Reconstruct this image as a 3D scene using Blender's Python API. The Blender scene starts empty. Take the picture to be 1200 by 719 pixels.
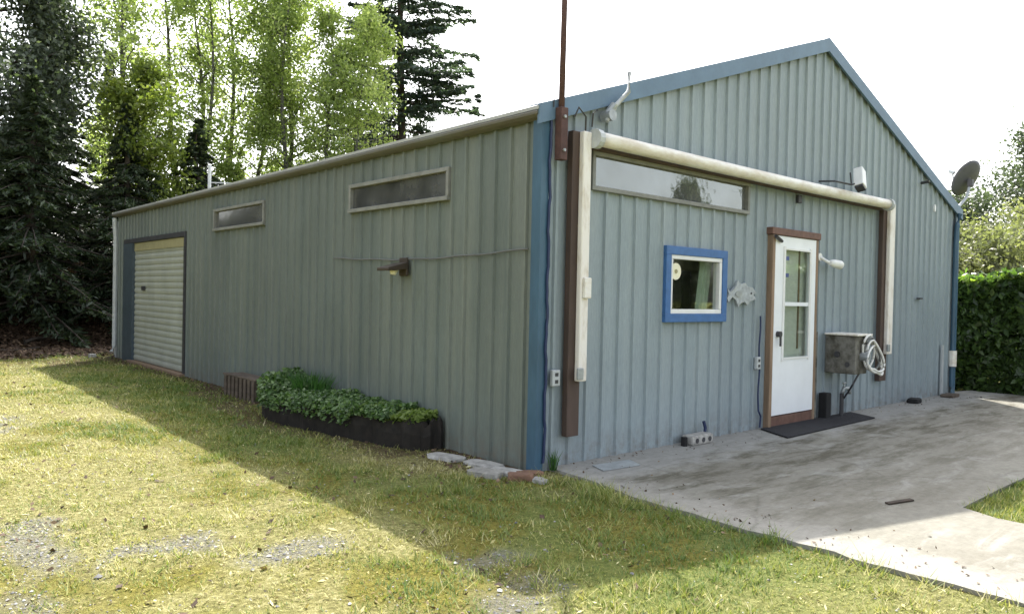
import bpy, math, random
import numpy as np
from mathutils import Vector, Matrix

R = math.radians
random.seed(7)
RNG = np.random.default_rng(11)
scene = bpy.context.scene
C = scene.collection

# ------------------------------------------------------------------ camera
cam_d = bpy.data.cameras.new('camera')
cam = bpy.data.objects.new('camera', cam_d); C.objects.link(cam)
cam_d.sensor_width = 36.0
cam_d.lens = 891.089 / 1200 * 36
cam_d.clip_end = 2000
CAM = (-4.42736, -4.68064, 1.46967)
_yaw, _pitch, _roll = 0.722678, -0.014732, 0.021633
_f = Vector((math.sin(_yaw) * math.cos(_pitch), math.cos(_yaw) * math.cos(_pitch), math.sin(_pitch)))
_r = Vector((math.cos(_yaw), -math.sin(_yaw), 0)); _u = _r.cross(_f)
_r2 = _r * math.cos(_roll) + _u * math.sin(_roll); _u2 = -_r * math.sin(_roll) + _u * math.cos(_roll)
cam.matrix_world = Matrix(((_r2.x, _u2.x, -_f.x, CAM[0]), (_r2.y, _u2.y, -_f.y, CAM[1]),
                           (_r2.z, _u2.z, -_f.z, CAM[2]), (0, 0, 0, 1)))
scene.camera = cam

# ------------------------------------------------------------------ light
SUN = Vector((0.565, 0.60, 1.0)).normalized()
el = math.asin(SUN.z); az = math.atan2(SUN.x, SUN.y)
w = bpy.data.worlds.new("World"); scene.world = w; w.use_nodes = True
nt = w.node_tree; nt.nodes.clear()
sky = nt.nodes.new('ShaderNodeTexSky'); sky.sky_type = 'NISHITA'; sky.sun_disc = False
sky.sun_elevation = el; sky.sun_rotation = az
sky.air_density = 1.0; sky.dust_density = 4.0; sky.ozone_density = 1.0; sky.altitude = 0
hs = nt.nodes.new('ShaderNodeHueSaturation'); hs.inputs['Saturation'].default_value = 0.35
bg = nt.nodes.new('ShaderNodeBackground'); bg.inputs['Strength'].default_value = 0.15
wo = nt.nodes.new('ShaderNodeOutputWorld')
nt.links.new(sky.outputs[0], hs.inputs['Color']); nt.links.new(hs.outputs[0], bg.inputs[0]); nt.links.new(bg.outputs[0], wo.inputs[0])
sun_d = bpy.data.lights.new('sun', 'SUN'); sun_d.energy = 3.25; sun_d.angle = R(0.6); sun_d.color = (1, 0.95, 0.86)
sun = bpy.data.objects.new('sun', sun_d); C.objects.link(sun); sun.location = (20, 20, 30)
sun.rotation_euler = SUN.to_track_quat('Z', 'Y').to_euler()
vs = scene.view_settings
vs.view_transform = 'Standard'; vs.look = 'None'; vs.gamma = 1.0; vs.use_curve_mapping = False
vs.exposure = 1.72
scene.cycles.max_bounces = 8
scene.cycles.transparent_max_bounces = 8
scene.cycles.caustics_reflective = False; scene.cycles.caustics_refractive = False

# ------------------------------------------------------------------ materials
def srgb(r, g, b):
    f = lambda c: c / 12.92 if c <= .04045 else ((c + .055) / 1.055) ** 2.4
    return (f(r / 255), f(g / 255), f(b / 255), 1)

def lin(r, g, b): return (r, g, b, 1)

def new_mat(name):
    m = bpy.data.materials.new(name); m.use_nodes = True
    t = m.node_tree; b = t.nodes['Principled BSDF']
    return m, t, b

def N(t, typ, **kw):
    n = t.nodes.new(typ)
    for k, v in kw.items():
        if k in n.inputs.keys(): n.inputs[k].default_value = v
        else: setattr(n, k, v)
    return n

def ramp(t, fac, stops):
    n = t.nodes.new('ShaderNodeValToRGB'); e = n.color_ramp.elements
    while len(e) < len(stops): e.new(0.5)
    for x, (p, c) in zip(e, stops): x.position = p; x.color = c
    t.links.new(fac, n.inputs[0]); return n.outputs[0]

def noise(t, scale, detail=5, rough=.6, mapscale=None, dist=0.0):
    tc = t.nodes.new('ShaderNodeTexCoord'); src = tc.outputs['Object']
    if mapscale:
        mp = t.nodes.new('ShaderNodeMapping'); mp.inputs['Scale'].default_value = mapscale
        t.links.new(src, mp.inputs[0]); src = mp.outputs[0]
    n = N(t, 'ShaderNodeTexNoise', Scale=scale, Detail=detail, Roughness=rough, Distortion=dist)
    t.links.new(src, n.inputs['Vector']); return n.outputs['Fac']

def mix(t, fac, a, b, blend='MIX'):
    n = t.nodes.new('ShaderNodeMix'); n.data_type = 'RGBA'; n.blend_type = blend
    for i, v in ((0, fac), (6, a), (7, b)):
        if hasattr(v, 'links'): t.links.new(v, n.inputs[i])
        else: n.inputs[i].default_value = v
    return n.outputs[2]

def bump(t, b, h, strength=.3, dist=.01):
    n = N(t, 'ShaderNodeBump', Strength=strength, Distance=dist)
    t.links.new(h, n.inputs['Height']); t.links.new(n.outputs[0], b.inputs['Normal'])

def plain(name, col, rough=.6, metal=0., var=.25, scale=8., bmp=.0, col2=None, mapscale=None, lo=.35, hi=.65, spec=.5):
    m, t, b = new_mat(name)
    f = noise(t, scale, 6, .65, mapscale)
    c2 = col2 or tuple(x * (1 - var) for x in col[:3]) + (1,)
    t.links.new(ramp(t, f, [(lo, c2), (hi, col)]), b.inputs['Base Color'])
    b.inputs['Roughness'].default_value = rough; b.inputs['Metallic'].default_value = metal
    b.inputs['Specular IOR Level'].default_value = spec
    if bmp: bump(t, b, f, bmp, .01)
    return m

def siding(name, c1, c2, streak):
    """weathered painted sheet metal: vertical streaks, blotches, faint scratches"""
    m, t, b = new_mat(name)
    big = noise(t, .9, 4, .55)
    st = noise(t, 5, 5, .7, (1, 1, .05))
    fine = noise(t, 60, 3, .7, (1, 1, .15))
    base = ramp(t, big, [(.3, c2), (.7, c1)])
    s = ramp(t, st, [(.42, (0, 0, 0, 1)), (.72, (1, 1, 1, 1))])
    col = mix(t, s, base, streak)
    f = ramp(t, fine, [(.3, (.86, .86, .86, 1)), (.7, (1.08, 1.08, 1.08, 1))])
    col = mix(t, 1.0, col, f, 'MULTIPLY')
    tc = t.nodes.new('ShaderNodeTexCoord'); sp = t.nodes.new('ShaderNodeSeparateXYZ'); t.links.new(tc.outputs['Object'], sp.inputs[0])
    ad = N(t, 'ShaderNodeMath', operation='ADD'); t.links.new(sp.outputs[0], ad.inputs[0]); t.links.new(sp.outputs[1], ad.inputs[1])
    sn = N(t, 'ShaderNodeMath', operation='SNAP'); sn.inputs[1].default_value = PER * 4; t.links.new(ad.outputs[0], sn.inputs[0])
    wn = N(t, 'ShaderNodeTexWhiteNoise', noise_dimensions='1D'); t.links.new(sn.outputs[0], wn.inputs['W'])
    col = mix(t, 1.0, col, ramp(t, wn.outputs['Value'], [(0, (.90, .90, .91, 1)), (1, (1.06, 1.06, 1.05, 1))]), 'MULTIPLY')
    mz = N(t, 'ShaderNodeMapRange'); mz.inputs['From Min'].default_value = .0; mz.inputs['From Max'].default_value = .30; mz.inputs['To Min'].default_value = .62; mz.inputs['To Max'].default_value = 0; t.links.new(sp.outputs[2], mz.inputs['Value'])
    mu = N(t, 'ShaderNodeMath', operation='MULTIPLY'); t.links.new(mz.outputs[0], mu.inputs[0]); t.links.new(ramp(t, noise(t, 9, 6, .75), [(.40, (0, 0, 0, 1)), (.66, (1, 1, 1, 1))]), mu.inputs[1])
    col = mix(t, mu.outputs[0], col, lin(.15, .12, .085))
    t.links.new(col, b.inputs['Base Color'])
    b.inputs['Roughness'].default_value = .48; b.inputs['Specular IOR Level'].default_value = .45
    bump(t, b, noise(t, 2.2, 3, .5, (1, 1, .35)), .25, .02)
    return m

M = {}
PER, RIB = .2133, .034
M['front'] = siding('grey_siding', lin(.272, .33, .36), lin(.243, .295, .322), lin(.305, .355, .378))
M['side'] = siding('shaded_olive_siding', lin(.152, .183, .17), lin(.122, .147, .133), lin(.185, .205, .18))  # front paint, weathered; tree shade and grass bounce put into the darker olive
M['inner'] = plain('inner_lining', lin(.12, .10, .075), .9)
M['blue'] = plain('blue_trim', lin(.055, .125, .195), .45, var=.3, scale=5, mapscale=(1, 1, .3))
M['palblue'] = plain('faded_blue_trim', lin(.12, .20, .28), .45, var=.2, scale=4)
M['rake'] = plain('slate_blue_trim', lin(.125, .205, .30), .5, var=.2, scale=4)
M['framblue'] = plain('bright_blue_paint', lin(.05, .15, .37), .45, var=.2, scale=12)
M['eave'] = plain('weathered_eave', lin(.135, .14, .115), .6, var=.45, scale=4, mapscale=(1, .4, 1), col2=lin(.115, .105, .08))
M['slate'] = plain('dark_slate_paint', lin(.06, .085, .105), .5)
M['roof'] = plain('roof_sheet', lin(.42, .43, .42), .5, var=.2, scale=2)
M['white'] = plain('white_paint', lin(.80, .81, .80), .45, var=.10, scale=6)
M['doorwhite'] = plain('white_door_paint', lin(.84, .87, .90), .4, var=.06, scale=4)
M['oldwhite'] = plain('weathered_white', lin(.82, .80, .75), .5, var=.3, scale=9, col2=lin(.60, .53, .42), lo=.30, hi=.6, mapscale=(.35, 1, 1))
M['oldwhite_v'] = plain('weathered_white_upright', lin(.80, .77, .72), .5, var=.3, scale=9, col2=lin(.55, .48, .38), lo=.28, hi=.5, mapscale=(1, 1, .3))
M['brown'] = plain('brown_timber', lin(.085, .055, .043), .65, var=.4, scale=8, mapscale=(1, 1, .15), bmp=.2)
M['brownred'] = plain('reddish_timber', lin(.17, .09, .066), .65, var=.35, scale=14, bmp=.2)
M['jamb'] = plain('raw_timber', lin(.29, .20, .13), .7, var=.4, scale=18, mapscale=(1, 1, .1), bmp=.2)
M['rust'] = plain('rusty_steel', lin(.10, .05, .044), .75, var=.4, scale=12, bmp=.2)
M['dkmetal'] = plain('dark_metal', lin(.05, .05, .055), .5, var=.3)
M['galv'] = plain('galvanised_steel', lin(.42, .45, .46), .45, metal=.4, var=.3, scale=10)
M['ltgrey'] = plain('light_grey_metal', lin(.5, .53, .54), .5, var=.2, scale=10)
M['garage'] = plain('cream_garage_paint', lin(.38, .40, .345), .55, var=.2, scale=2.5, mapscale=(1, 1, .4))
M['yellowed'] = plain('yellowed_paint', lin(.34, .315, .17), .6, var=.2)
M['black'] = plain('black_rubber', lin(.012, .012, .013), .85, var=.4, scale=20, bmp=.2)
M['mat'] = plain('black_doormat', lin(.016, .016, .02), .95, var=.5, scale=60, bmp=.6)
M['soil'] = plain('dark_soil', lin(.045, .03, .02), .95, var=.5, scale=14, bmp=.6)
M['timber'] = plain('grey_timber', lin(.13, .10, .075), .8, var=.6, scale=10, mapscale=(1, .2, 1), bmp=.3)
M['paver'] = plain('pale_paver', lin(.44, .43, .40), .85, var=.5, scale=14, bmp=.4)
M['stone'] = plain('grey_stone', lin(.30, .29, .26), .85, var=.4, scale=12, bmp=.5)
M['brick'] = plain('red_brick', lin(.20, .11, .07), .9, var=.4, scale=14, bmp=.4)
M['boxwood'] = plain('mossy_box', lin(.19, .185, .165), .85, var=.6, scale=9, bmp=.4, col2=lin(.06, .055, .04))
M['hose'] = plain('white_hose', lin(.75, .75, .72), .4, var=.15)
M['curtain'] = plain('pale_green_curtain', lin(.42, .52, .40), .9, var=.2)
M['cream'] = plain('cream_disc', lin(.85, .82, .62), .5, var=.1)
M['sticker'] = plain('blue_sticker', lin(.06, .09, .26), .5, var=.3)
M['wirblue'] = plain('blue_black_cable', lin(.02, .035, .10), .5)
M['wirgrey'] = plain('grey_cable', lin(.13, .135, .13), .6)
M['lampbody'] = plain('brown_lamp_metal', lin(.06, .045, .032), .55, var=.3)
M['mesh'] = plain('dish_mesh', lin(.09, .09, .10), .6, var=.2)
M['edging'] = plain('black_bed_edging', lin(.020, .016, .012), .9, var=.6, scale=12, bmp=.5)
M['fish'] = plain('silver_plaque', lin(.44, .48, .50), .5, var=.4, scale=20)

def glass(name, col, refl, rough=.03, tint=(1, 1, 1, 1), wav=.0, dust=0):
    """window glass: mostly see-through / dark, with a mirror share"""
    m = bpy.data.materials.new(name); m.use_nodes = True; t = m.node_tree; t.nodes.clear()
    o = t.nodes.new('ShaderNodeOutputMaterial')
    tr = N(t, 'ShaderNodeBsdfTransparent'); tr.inputs[0].default_value = col
    gl = N(t, 'ShaderNodeBsdfGlossy'); gl.inputs['Color'].default_value = tint; gl.inputs['Roughness'].default_value = rough
    if wav:
        bn = N(t, 'ShaderNodeBump', Strength=wav, Distance=.02)
        t.links.new(noise(t, 3, 2, .5), bn.inputs['Height']); t.links.new(bn.outputs[0], gl.inputs['Normal'])
    lw = N(t, 'ShaderNodeLayerWeight', Blend=.5)
    pw = N(t, 'ShaderNodeMath', operation='POWER'); pw.inputs[1].default_value = 4.0
    t.links.new(lw.outputs['Facing'], pw.inputs[0])
    ad = N(t, 'ShaderNodeMath', operation='ADD'); ad.inputs[1].default_value = refl; ad.use_clamp = True
    t.links.new(pw.outputs[0], ad.inputs[0])
    mx = t.nodes.new('ShaderNodeMixShader')
    t.links.new(ad.outputs[0], mx.inputs[0]); t.links.new(tr.outputs[0], mx.inputs[1]); t.links.new(gl.outputs[0], mx.inputs[2])
    out = mx.outputs[0]
    if dust:
        df = N(t, 'ShaderNodeBsdfDiffuse'); df.inputs[0].default_value = (.30, .31, .30, 1)
        m2 = t.nodes.new('ShaderNodeMixShader'); t.links.new(ramp(t, noise(t, 2.5, 4, .6), [(.3, (dust * .5,) * 3 + (1,)), (.7, (dust * 1.5,) * 3 + (1,))]), m2.inputs[0])
        t.links.new(out, m2.inputs[1]); t.links.new(df.outputs[0], m2.inputs[2]); out = m2.outputs[0]
    t.links.new(out, o.inputs[0]); return m
M['glass'] = glass('window_glass', (.9, .93, .91, 1), .07)
M['glass_dark'] = glass('tinted_glass', (.16, .17, .16, 1), .14, rough=.10, wav=.1, dust=.22)
M['glass_mirror'] = glass('film_glass', (.30, .32, .32, 1), .30, rough=.02, tint=(.88, .92, .90, 1), wav=.16, dust=.25)

def leaf_mat(name, stops, trans=.45, rough=.5, tcol=None):
    m = bpy.data.materials.new(name); m.use_nodes = True; t = m.node_tree
    b = t.nodes['Principled BSDF']; o = t.nodes['Material Output']
    at = N(t, 'ShaderNodeAttribute', attribute_name='tint')
    c = ramp(t, at.outputs['Fac'], stops)
    t.links.new(c, b.inputs['Base Color']); b.inputs['Roughness'].default_value = rough
    tl = t.nodes.new('ShaderNodeBsdfTranslucent')
    tc = mix(t, 1.0, c, tcol or (1.5, 1.7, .8, 1), 'MULTIPLY')
    t.links.new(tc, tl.inputs[0])
    mx = t.nodes.new('ShaderNodeMixShader'); mx.inputs[0].default_value = trans
    t.links.new(b.outputs[0], mx.inputs[1]); t.links.new(tl.outputs[0], mx.inputs[2])
    t.links.new(mx.outputs[0], o.inputs[0]); return m
M['leaf_dark'] = leaf_mat('dark_foliage', [(0, lin(.026, .04, .022)), (.6, lin(.05, .075, .04)), (1, lin(.10, .13, .07))], .25, .45)
M['leaf_grey'] = leaf_mat('grey_green_foliage', [(0, lin(.04, .055, .038)), (.6, lin(.085, .11, .075)), (1, lin(.19, .215, .165))], .3)
M['leaf_fir'] = leaf_mat('fir_needles', [(0, lin(.03, .05, .042)), (.6, lin(.065, .10, .085)), (1, lin(.13, .165, .145))], .3, .6)
M['leaf_alder'] = leaf_mat('alder_leaves', [(0, lin(.13, .17, .055)), (.5, lin(.27, .34, .11)), (1, lin(.46, .50, .22))], .52, tcol=(1.6, 1.7, 1.15, 1))
M['leaf_maple'] = leaf_mat('yellow_green_leaves', [(0, lin(.075, .11, .025)), (.5, lin(.15, .20, .035)), (1, lin(.26, .30, .06))], .45, tcol=(1.3, 1.4, .9, 1))
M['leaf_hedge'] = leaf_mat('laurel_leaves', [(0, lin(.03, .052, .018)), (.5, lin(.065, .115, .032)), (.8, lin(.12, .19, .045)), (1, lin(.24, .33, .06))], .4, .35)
M['leaf_bed'] = leaf_mat('bed_leaves', [(0, lin(.03, .065, .018)), (.5, lin(.08, .155, .042)), (1, lin(.21, .30, .13))], .3, .45)
M['leaf_lime'] = leaf_mat('lime_leaves', [(0, lin(.09, .14, .03)), (1, lin(.22, .29, .07))], .35, .5)
M['leaf_iris'] = leaf_mat('blade_leaves', [(0, lin(.03, .085, .02)), (1, lin(.075, .17, .045))], .35, .45)
M['leaf_shrub'] = leaf_mat('dry_shrub_leaves', [(0, lin(.12, .13, .07)), (.6, lin(.20, .21, .12)), (1, lin(.30, .29, .19))], .35)
M['litter'] = leaf_mat('leaf_litter', [(0, lin(.045, .026, .015)), (.6, lin(.10, .06, .035)), (1, lin(.22, .15, .09))], .1, .8)
M['grass'] = leaf_mat('grass_blades', [(0, lin(.11, .175, .035)), (.30, lin(.225, .265, .06)), (.48, lin(.34, .33, .095)), (.64, lin(.42, .39, .155)), (.85, lin(.52, .475, .26)), (1, lin(.66, .60, .40))], .32, .6, tcol=(1.2, 1.25, .8, 1))
M['gravel'] = leaf_mat('gravel_stones', [(0, lin(.07, .07, .07)), (.6, lin(.17, .17, .172)), (1, lin(.34, .335, .32))], 0, .85)
M['bark'] = plain('dark_bark', lin(.075, .06, .045), .9, var=.5, scale=6, mapscale=(1, 1, .3), bmp=.5)
M['bark_grey'] = plain('grey_alder_bark', lin(.15, .145, .13), .85, var=.6, scale=4, bmp=.3)

# ------------------------------------------------------------------ mesh tools
WLOC = {}
def tag(o, label=None, cat=None, group=None, kind=None):
    if label: o['label'] = label
    if cat: o['category'] = cat
    if group: o['group'] = group
    if kind: o['kind'] = kind
    return o

def link(name, me, parent=None, loc=None):
    o = bpy.data.objects.new(name, me); C.objects.link(o)
    if parent is not None:
        o.parent = parent; WLOC[o.name] = WLOC[parent.name]
    else:
        WLOC[o.name] = Vector(loc or (0, 0, 0)); o.location = WLOC[o.name]
    return o

def thing(name, loc, label, cat, group=None, kind=None):
    o = link(name, None, None, loc); o.empty_display_size = .1
    return tag(o, label, cat, group, kind)

class MB:
    def __init__(s): s.v = []; s.f = []
    def add(s, v, f):
        n = len(s.v); s.v += [tuple(p) for p in v]; s.f += [tuple(i + n for i in q) for q in f]; return s
    def box(s, x0, x1, y0, y1, z0, z1):
        return s.add([(x0, y0, z0), (x1, y0, z0), (x1, y1, z0), (x0, y1, z0), (x0, y0, z1), (x1, y0, z1), (x1, y1, z1), (x0, y1, z1)],
                     [(0, 3, 2, 1), (4, 5, 6, 7), (0, 1, 5, 4), (1, 2, 6, 5), (2, 3, 7, 6), (3, 0, 4, 7)])
    def prism(s, poly, off):
        """closed outline (3-D points) pushed along a vector"""
        n = len(poly); a = [Vector(p) for p in poly]; b = [p + Vector(off) for p in a]
        f = [tuple(range(n)), tuple(range(2 * n - 1, n - 1, -1))]
        f += [(i, i + n, (i + 1) % n + n, (i + 1) % n) for i in range(n)]
        return s.add(a + b, f)
    def tube(s, path, r, sides=8, cap=True):
        P = [Vector(p) for p in path]; rr = r if hasattr(r, '__len__') else [r] * len(P)
        n0 = len(s.v); up = Vector((0, 0, 1))
        for i, p in enumerate(P):
            d = (P[min(i + 1, len(P) - 1)] - P[max(i - 1, 0)]).normalized()
            ref = up if abs(d.z) < .95 else Vector((1, 0, 0))
            a = d.cross(ref).normalized(); b = a.cross(d)
            for k in range(sides):
                t = 2 * math.pi * k / sides
                s.v.append(tuple(p + (a * math.cos(t) + b * math.sin(t)) * rr[i]))
        for i in range(len(P) - 1):
            for k in range(sides):
                k2 = (k + 1) % sides
                s.f.append((n0 + i * sides + k, n0 + i * sides + k2, n0 + (i + 1) * sides + k2, n0 + (i + 1) * sides + k))
        if cap:
            s.f.append(tuple(n0 + k for k in range(sides))[::-1])
            s.f.append(tuple(n0 + (len(P) - 1) * sides + k for k in range(sides)))
        return s
    def build(s, name, mat, parent=None, loc=None, bevel=0, smooth=False):
        o = link(name, bpy.data.meshes.new(name), parent, loc)
        L = WLOC[o.name]
        o.data.from_pydata([(p[0] - L.x, p[1] - L.y, p[2] - L.z) for p in s.v], [], s.f)
        import bmesh
        bm = bmesh.new(); bm.from_mesh(o.data); bmesh.ops.recalc_face_normals(bm, faces=bm.faces); bm.to_mesh(o.data); bm.free()
        o.data.materials.append(mat)
        if smooth:
            for p in o.data.polygons: p.use_smooth = len(p.vertices) == 4
        if bevel:
            md = o.modifiers.new('bevel', 'BEVEL'); md.width = bevel; md.segments = 2; md.limit_method = 'ANGLE'
        return o

def np_mesh(name, V, F, mat, parent=None, loc=None, tint=None, smooth=False, world=True):
    """V (n,3), F (m,k) numpy arrays, tint per face"""
    o = link(name, bpy.data.meshes.new(name), parent, loc); me = o.data
    V = np.asarray(V, dtype=np.float64)
    if world: V = V - np.array(WLOC[o.name])
    F = np.asarray(F, dtype=np.int32); k = F.shape[1]
    me.vertices.add(len(V)); me.vertices.foreach_set('co', V.astype(np.float32).ravel())
    me.loops.add(F.size); me.loops.foreach_set('vertex_index', F.ravel())
    me.polygons.add(len(F)); me.polygons.foreach_set('loop_start', np.arange(0, F.size, k, dtype=np.int32))
    me.polygons.foreach_set('loop_total', np.full(len(F), k, dtype=np.int32))
    if smooth: me.polygons.foreach_set('use_smooth', np.ones(len(F), dtype=bool))
    me.update(calc_edges=True)
    if tint is not None:
        a = me.attributes.new('tint', 'FLOAT', 'FACE'); a.data.foreach_set('value', np.asarray(tint, dtype=np.float32))
    me.materials.append(mat); return o

def sstep(a, b, x):
    t = np.clip((x - a) / (b - a), 0, 1); return t * t * (3 - 2 * t)

_perm = np.random.default_rng(3).random((512, 512))
def vnoise(x, y, scale, octs=4, seed=0):
    """value noise in numpy, 0..1"""
    out = 0; amp = 1; tot = 0
    for o in range(octs):
        u = x * scale * 2 ** o + 37.3 * (seed + 1) + 11 * o; v = y * scale * 2 ** o + 91.7 * (seed + 1) + 5 * o
        i = np.floor(u).astype(int); j = np.floor(v).astype(int); fu = u - i; fv = v - j
        fu = fu * fu * (3 - 2 * fu); fv = fv * fv * (3 - 2 * fv)
        g = lambda a, b: _perm[a % 512, b % 512]
        out = out + amp * ((g(i, j) * (1 - fu) + g(i + 1, j) * fu) * (1 - fv) + (g(i, j + 1) * (1 - fu) + g(i + 1, j + 1) * fu) * fv)
        tot += amp; amp *= .55
    return out / tot

# ------------------------------------------------------------------ ground
W_, L_, H_ = 9.59, 13.13, 3.05
AX, AZ = 4.87, 4.74
def gz(x, y):
    x = np.asarray(x, float); y = np.asarray(y, float)
    edge = 15.0 + 1.2 * (vnoise(x, y, .12, 2, 5) - .5) + .06 * np.clip(-x, 0, 30)
    bank = 2.3 * sstep(0, 6.0, y - edge) + 3.0 * sstep(8, 60, y - edge)
    bumps = .05 * (vnoise(x, y, .5, 3, 2) - .5) + .02 * (vnoise(x, y, 3.0, 3, 4) - .5)
    near = sstep(0, .8, np.maximum(np.maximum(-x - .05, y - 13.3), np.maximum(x - 9.8, -y - 3.0)))
    return -.028 + bank + bumps * near + .3 * (vnoise(x, y, .5, 3, 8) - .5) * sstep(0, 4, y - edge)

def gmasks(x, y):
    """what the lawn is made of: gravel, dry straw, moss, litter, all 0..1"""
    n1 = vnoise(x, y, .9, 4, 11); n2 = vnoise(x, y, 2.2, 4, 12); n3 = vnoise(x, y, .45, 3, 13); n4 = vnoise(x, y, 5.0, 3, 16)
    gr = np.zeros_like(x)
    for cx, cy, rx, ry in ((-2.95, -.13, .30, .22), (-2.42, -.60, .28, .16), (-1.76, -1.62, .28, .42), (-2.05, -1.95, .35, .35),
                           (-3.62, .45, .22, .6), (-3.68, -.55, .25, .35), (-3.1, -3.2, .4, .6), (-3.2, 5.2, .3, .6)):
        d = np.hypot((x - cx) / rx, (y - cy) / ry)
        gr = np.maximum(gr, .62 * (1 - sstep(.2, 1.35, d + 1.6 * (n2 - .5) + 1.5 * (n4 - .5))))
    lit = sstep(-1.9, .5, y - (14.2 + 1.4 * (n1 - .5)))
    dirt = (1 - sstep(.10, .55, -x + .5 * (n2 - .5))) * (y > -.2) * (y < 13.2) * (x < .05)      # bare strip under the eave
    dirt = np.maximum(dirt, .8 * (1 - sstep(.2, 1.6, np.hypot((x + .9) / 1.4, (y - 12.2) / 1.1) + .8 * (n2 - .5))))
    dirt = np.maximum(dirt, .75 * (1 - sstep(.12, .38, np.abs(x - np.interp(y, [1.2, 2, 3, 3.7, 4.2, 6.5], [-.42, -.58, -.76, -.86, -.72, -.4])) + .35 * (n2 - .5))) * (y > 1.2) * (y < 6.6))
    green = np.maximum(sstep(.22, .52, n3 * .5 + n1 * .5) * sstep(-2.3, -1.2, x + .8 * (n3 - .5)), .6 * sstep(.52, .66, n1 * .5 + n2 * .5))  # green patches, plus building shade put into the colour on the wall side
    green = np.maximum(green, .9 * np.exp(-(((x + .42) / .28) ** 2 + ((y + 2.0) / .5) ** 2)))
    moss = sstep(.44, .60, n1) * sstep(.36, .55, n2)
    moss = np.maximum(moss, .95 * np.exp(-(((x + 3.15) / .35) ** 2 + ((y + .75) / .35) ** 2)) * sstep(.3, .55, n2))
    return gr, lit, dirt, green, moss, n2

def axis(lo, hi, step, far, n):
    mid = np.arange(lo, hi, step)
    out = np.geomspace(step * 1.5, far, n)
    return np.concatenate([(lo - out)[::-1], mid, hi + out])
gx = axis(-6.5, 3.0, .05, 320, 38); gy = axis(-5.0, 17.0, .06, 320, 38)
X, Y = np.meshgrid(gx, gy); xs, ys = X.ravel(), Y.ravel()
V = np.stack([xs, ys, gz(xs, ys)], 1)
nx, ny = len(gx), len(gy)
I = np.arange(nx * ny).reshape(ny, nx)
F = np.stack([I[:-1, :-1].ravel(), I[:-1, 1:].ravel(), I[1:, 1:].ravel(), I[1:, :-1].ravel()], 1)
m, t, b = new_mat('lawn_soil')
def attr(nm): return N(t, 'ShaderNodeAttribute', attribute_name=nm).outputs['Fac']
fine = noise(t, 26, 5, .75); mid = noise(t, 4, 5, .7)
col = ramp(t, fine, [(.32, lin(.09, .082, .03)), (.50, lin(.24, .225, .085)), (.68, lin(.41, .38, .19))])
col = mix(t, attr('green'), col, ramp(t, fine, [(.3, lin(.075, .105, .024)), (.7, lin(.23, .25, .07))]))
col = mix(t, attr('moss'), col, ramp(t, fine, [(.3, lin(.10, .09, .018)), (.7, lin(.26, .235, .05))]))
col = mix(t, attr('gravel'), col, ramp(t, noise(t, 55, 4, .8), [(.34, lin(.07, .07, .07)), (.5, lin(.19, .188, .18)), (.68, lin(.34, .335, .32))]))
col = mix(t, attr('dirt'), col, ramp(t, fine, [(.3, lin(.05, .035, .02)), (.7, lin(.14, .10, .06))]))
col = mix(t, attr('litter'), col, ramp(t, fine, [(.3, lin(.03, .02, .012)), (.7, lin(.09, .06, .035))]))
t.links.new(col, b.inputs['Base Color']); b.inputs['Roughness'].default_value = .95; b.inputs['Specular IOR Level'].default_value = .15
bump(t, b, fine, 1.0, .05)
ground = np_mesh('ground', V, F, m, smooth=True); tag(ground, kind='structure')
for nm, arr in zip(('gravel', 'litter', 'dirt', 'green', 'moss'), gmasks(xs, ys)):
    a = ground.data.attributes.new(nm, 'FLOAT', 'POINT'); a.data.foreach_set('value', np.asarray(arr, np.float32))

# concrete: a slab along the gable wall with a walk that runs off towards the viewer's right
m, t, b = new_mat('stained_concrete')
big = noise(t, .7, 6, .65, (1, 2.2, 1), .3); fin = noise(t, 14, 6, .75); strk = noise(t, 2.0, 7, .74, (.6, 2.6, 1), .25)
col = ramp(t, big, [(.32, lin(.168, .158, .130)), (.66, lin(.228, .221, .188))])
tcp = t.nodes.new('ShaderNodeTexCoord'); sx = t.nodes.new('ShaderNodeSeparateXYZ'); t.links.new(tcp.outputs['Object'], sx.inputs[0])
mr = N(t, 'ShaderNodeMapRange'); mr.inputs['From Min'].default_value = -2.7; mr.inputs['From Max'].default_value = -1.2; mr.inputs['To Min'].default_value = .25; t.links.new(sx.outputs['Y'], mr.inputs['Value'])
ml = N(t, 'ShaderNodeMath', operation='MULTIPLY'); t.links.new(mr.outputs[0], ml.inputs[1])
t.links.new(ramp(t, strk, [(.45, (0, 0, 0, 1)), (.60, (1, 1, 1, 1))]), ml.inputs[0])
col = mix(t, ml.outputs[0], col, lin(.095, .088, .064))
col = mix(t, ramp(t, noise(t, 1.6, 6, .7, (.8, 2.4, 1), .6), [(.55, (0, 0, 0, 1)), (.72, (.7, .7, .7, 1))]), col, lin(.32, .32, .295))
def near_edge(axis, a0, a1):
    m_ = N(t, 'ShaderNodeMapRange'); m_.inputs['From Min'].default_value = a0; m_.inputs['From Max'].default_value = a1; m_.inputs['To Max'].default_value = .82
    t.links.new(sx.outputs[axis], m_.inputs['Value'])
    q = N(t, 'ShaderNodeMath', operation='ADD'); t.links.new(m_.outputs[0], q.inputs[0]); t.links.new(noise(t, 3.2, 7, .78, (.7, 1.5, 1)), q.inputs[1])
    return ramp(t, q.outputs[0], [(.80, (0, 0, 0, 1)), (1.0, (.62, .62, .62, 1))])
col = mix(t, near_edge('Y', -1.25, .0), col, lin(.33, .33, .315))
col = mix(t, near_edge('X', .8, -.1), col, lin(.30, .29, .26))
vo = N(t, 'ShaderNodeTexVoronoi', feature='DISTANCE_TO_EDGE', Scale=.27); wv_ = t.nodes.new('ShaderNodeMix'); wv_.data_type = 'VECTOR'
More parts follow.
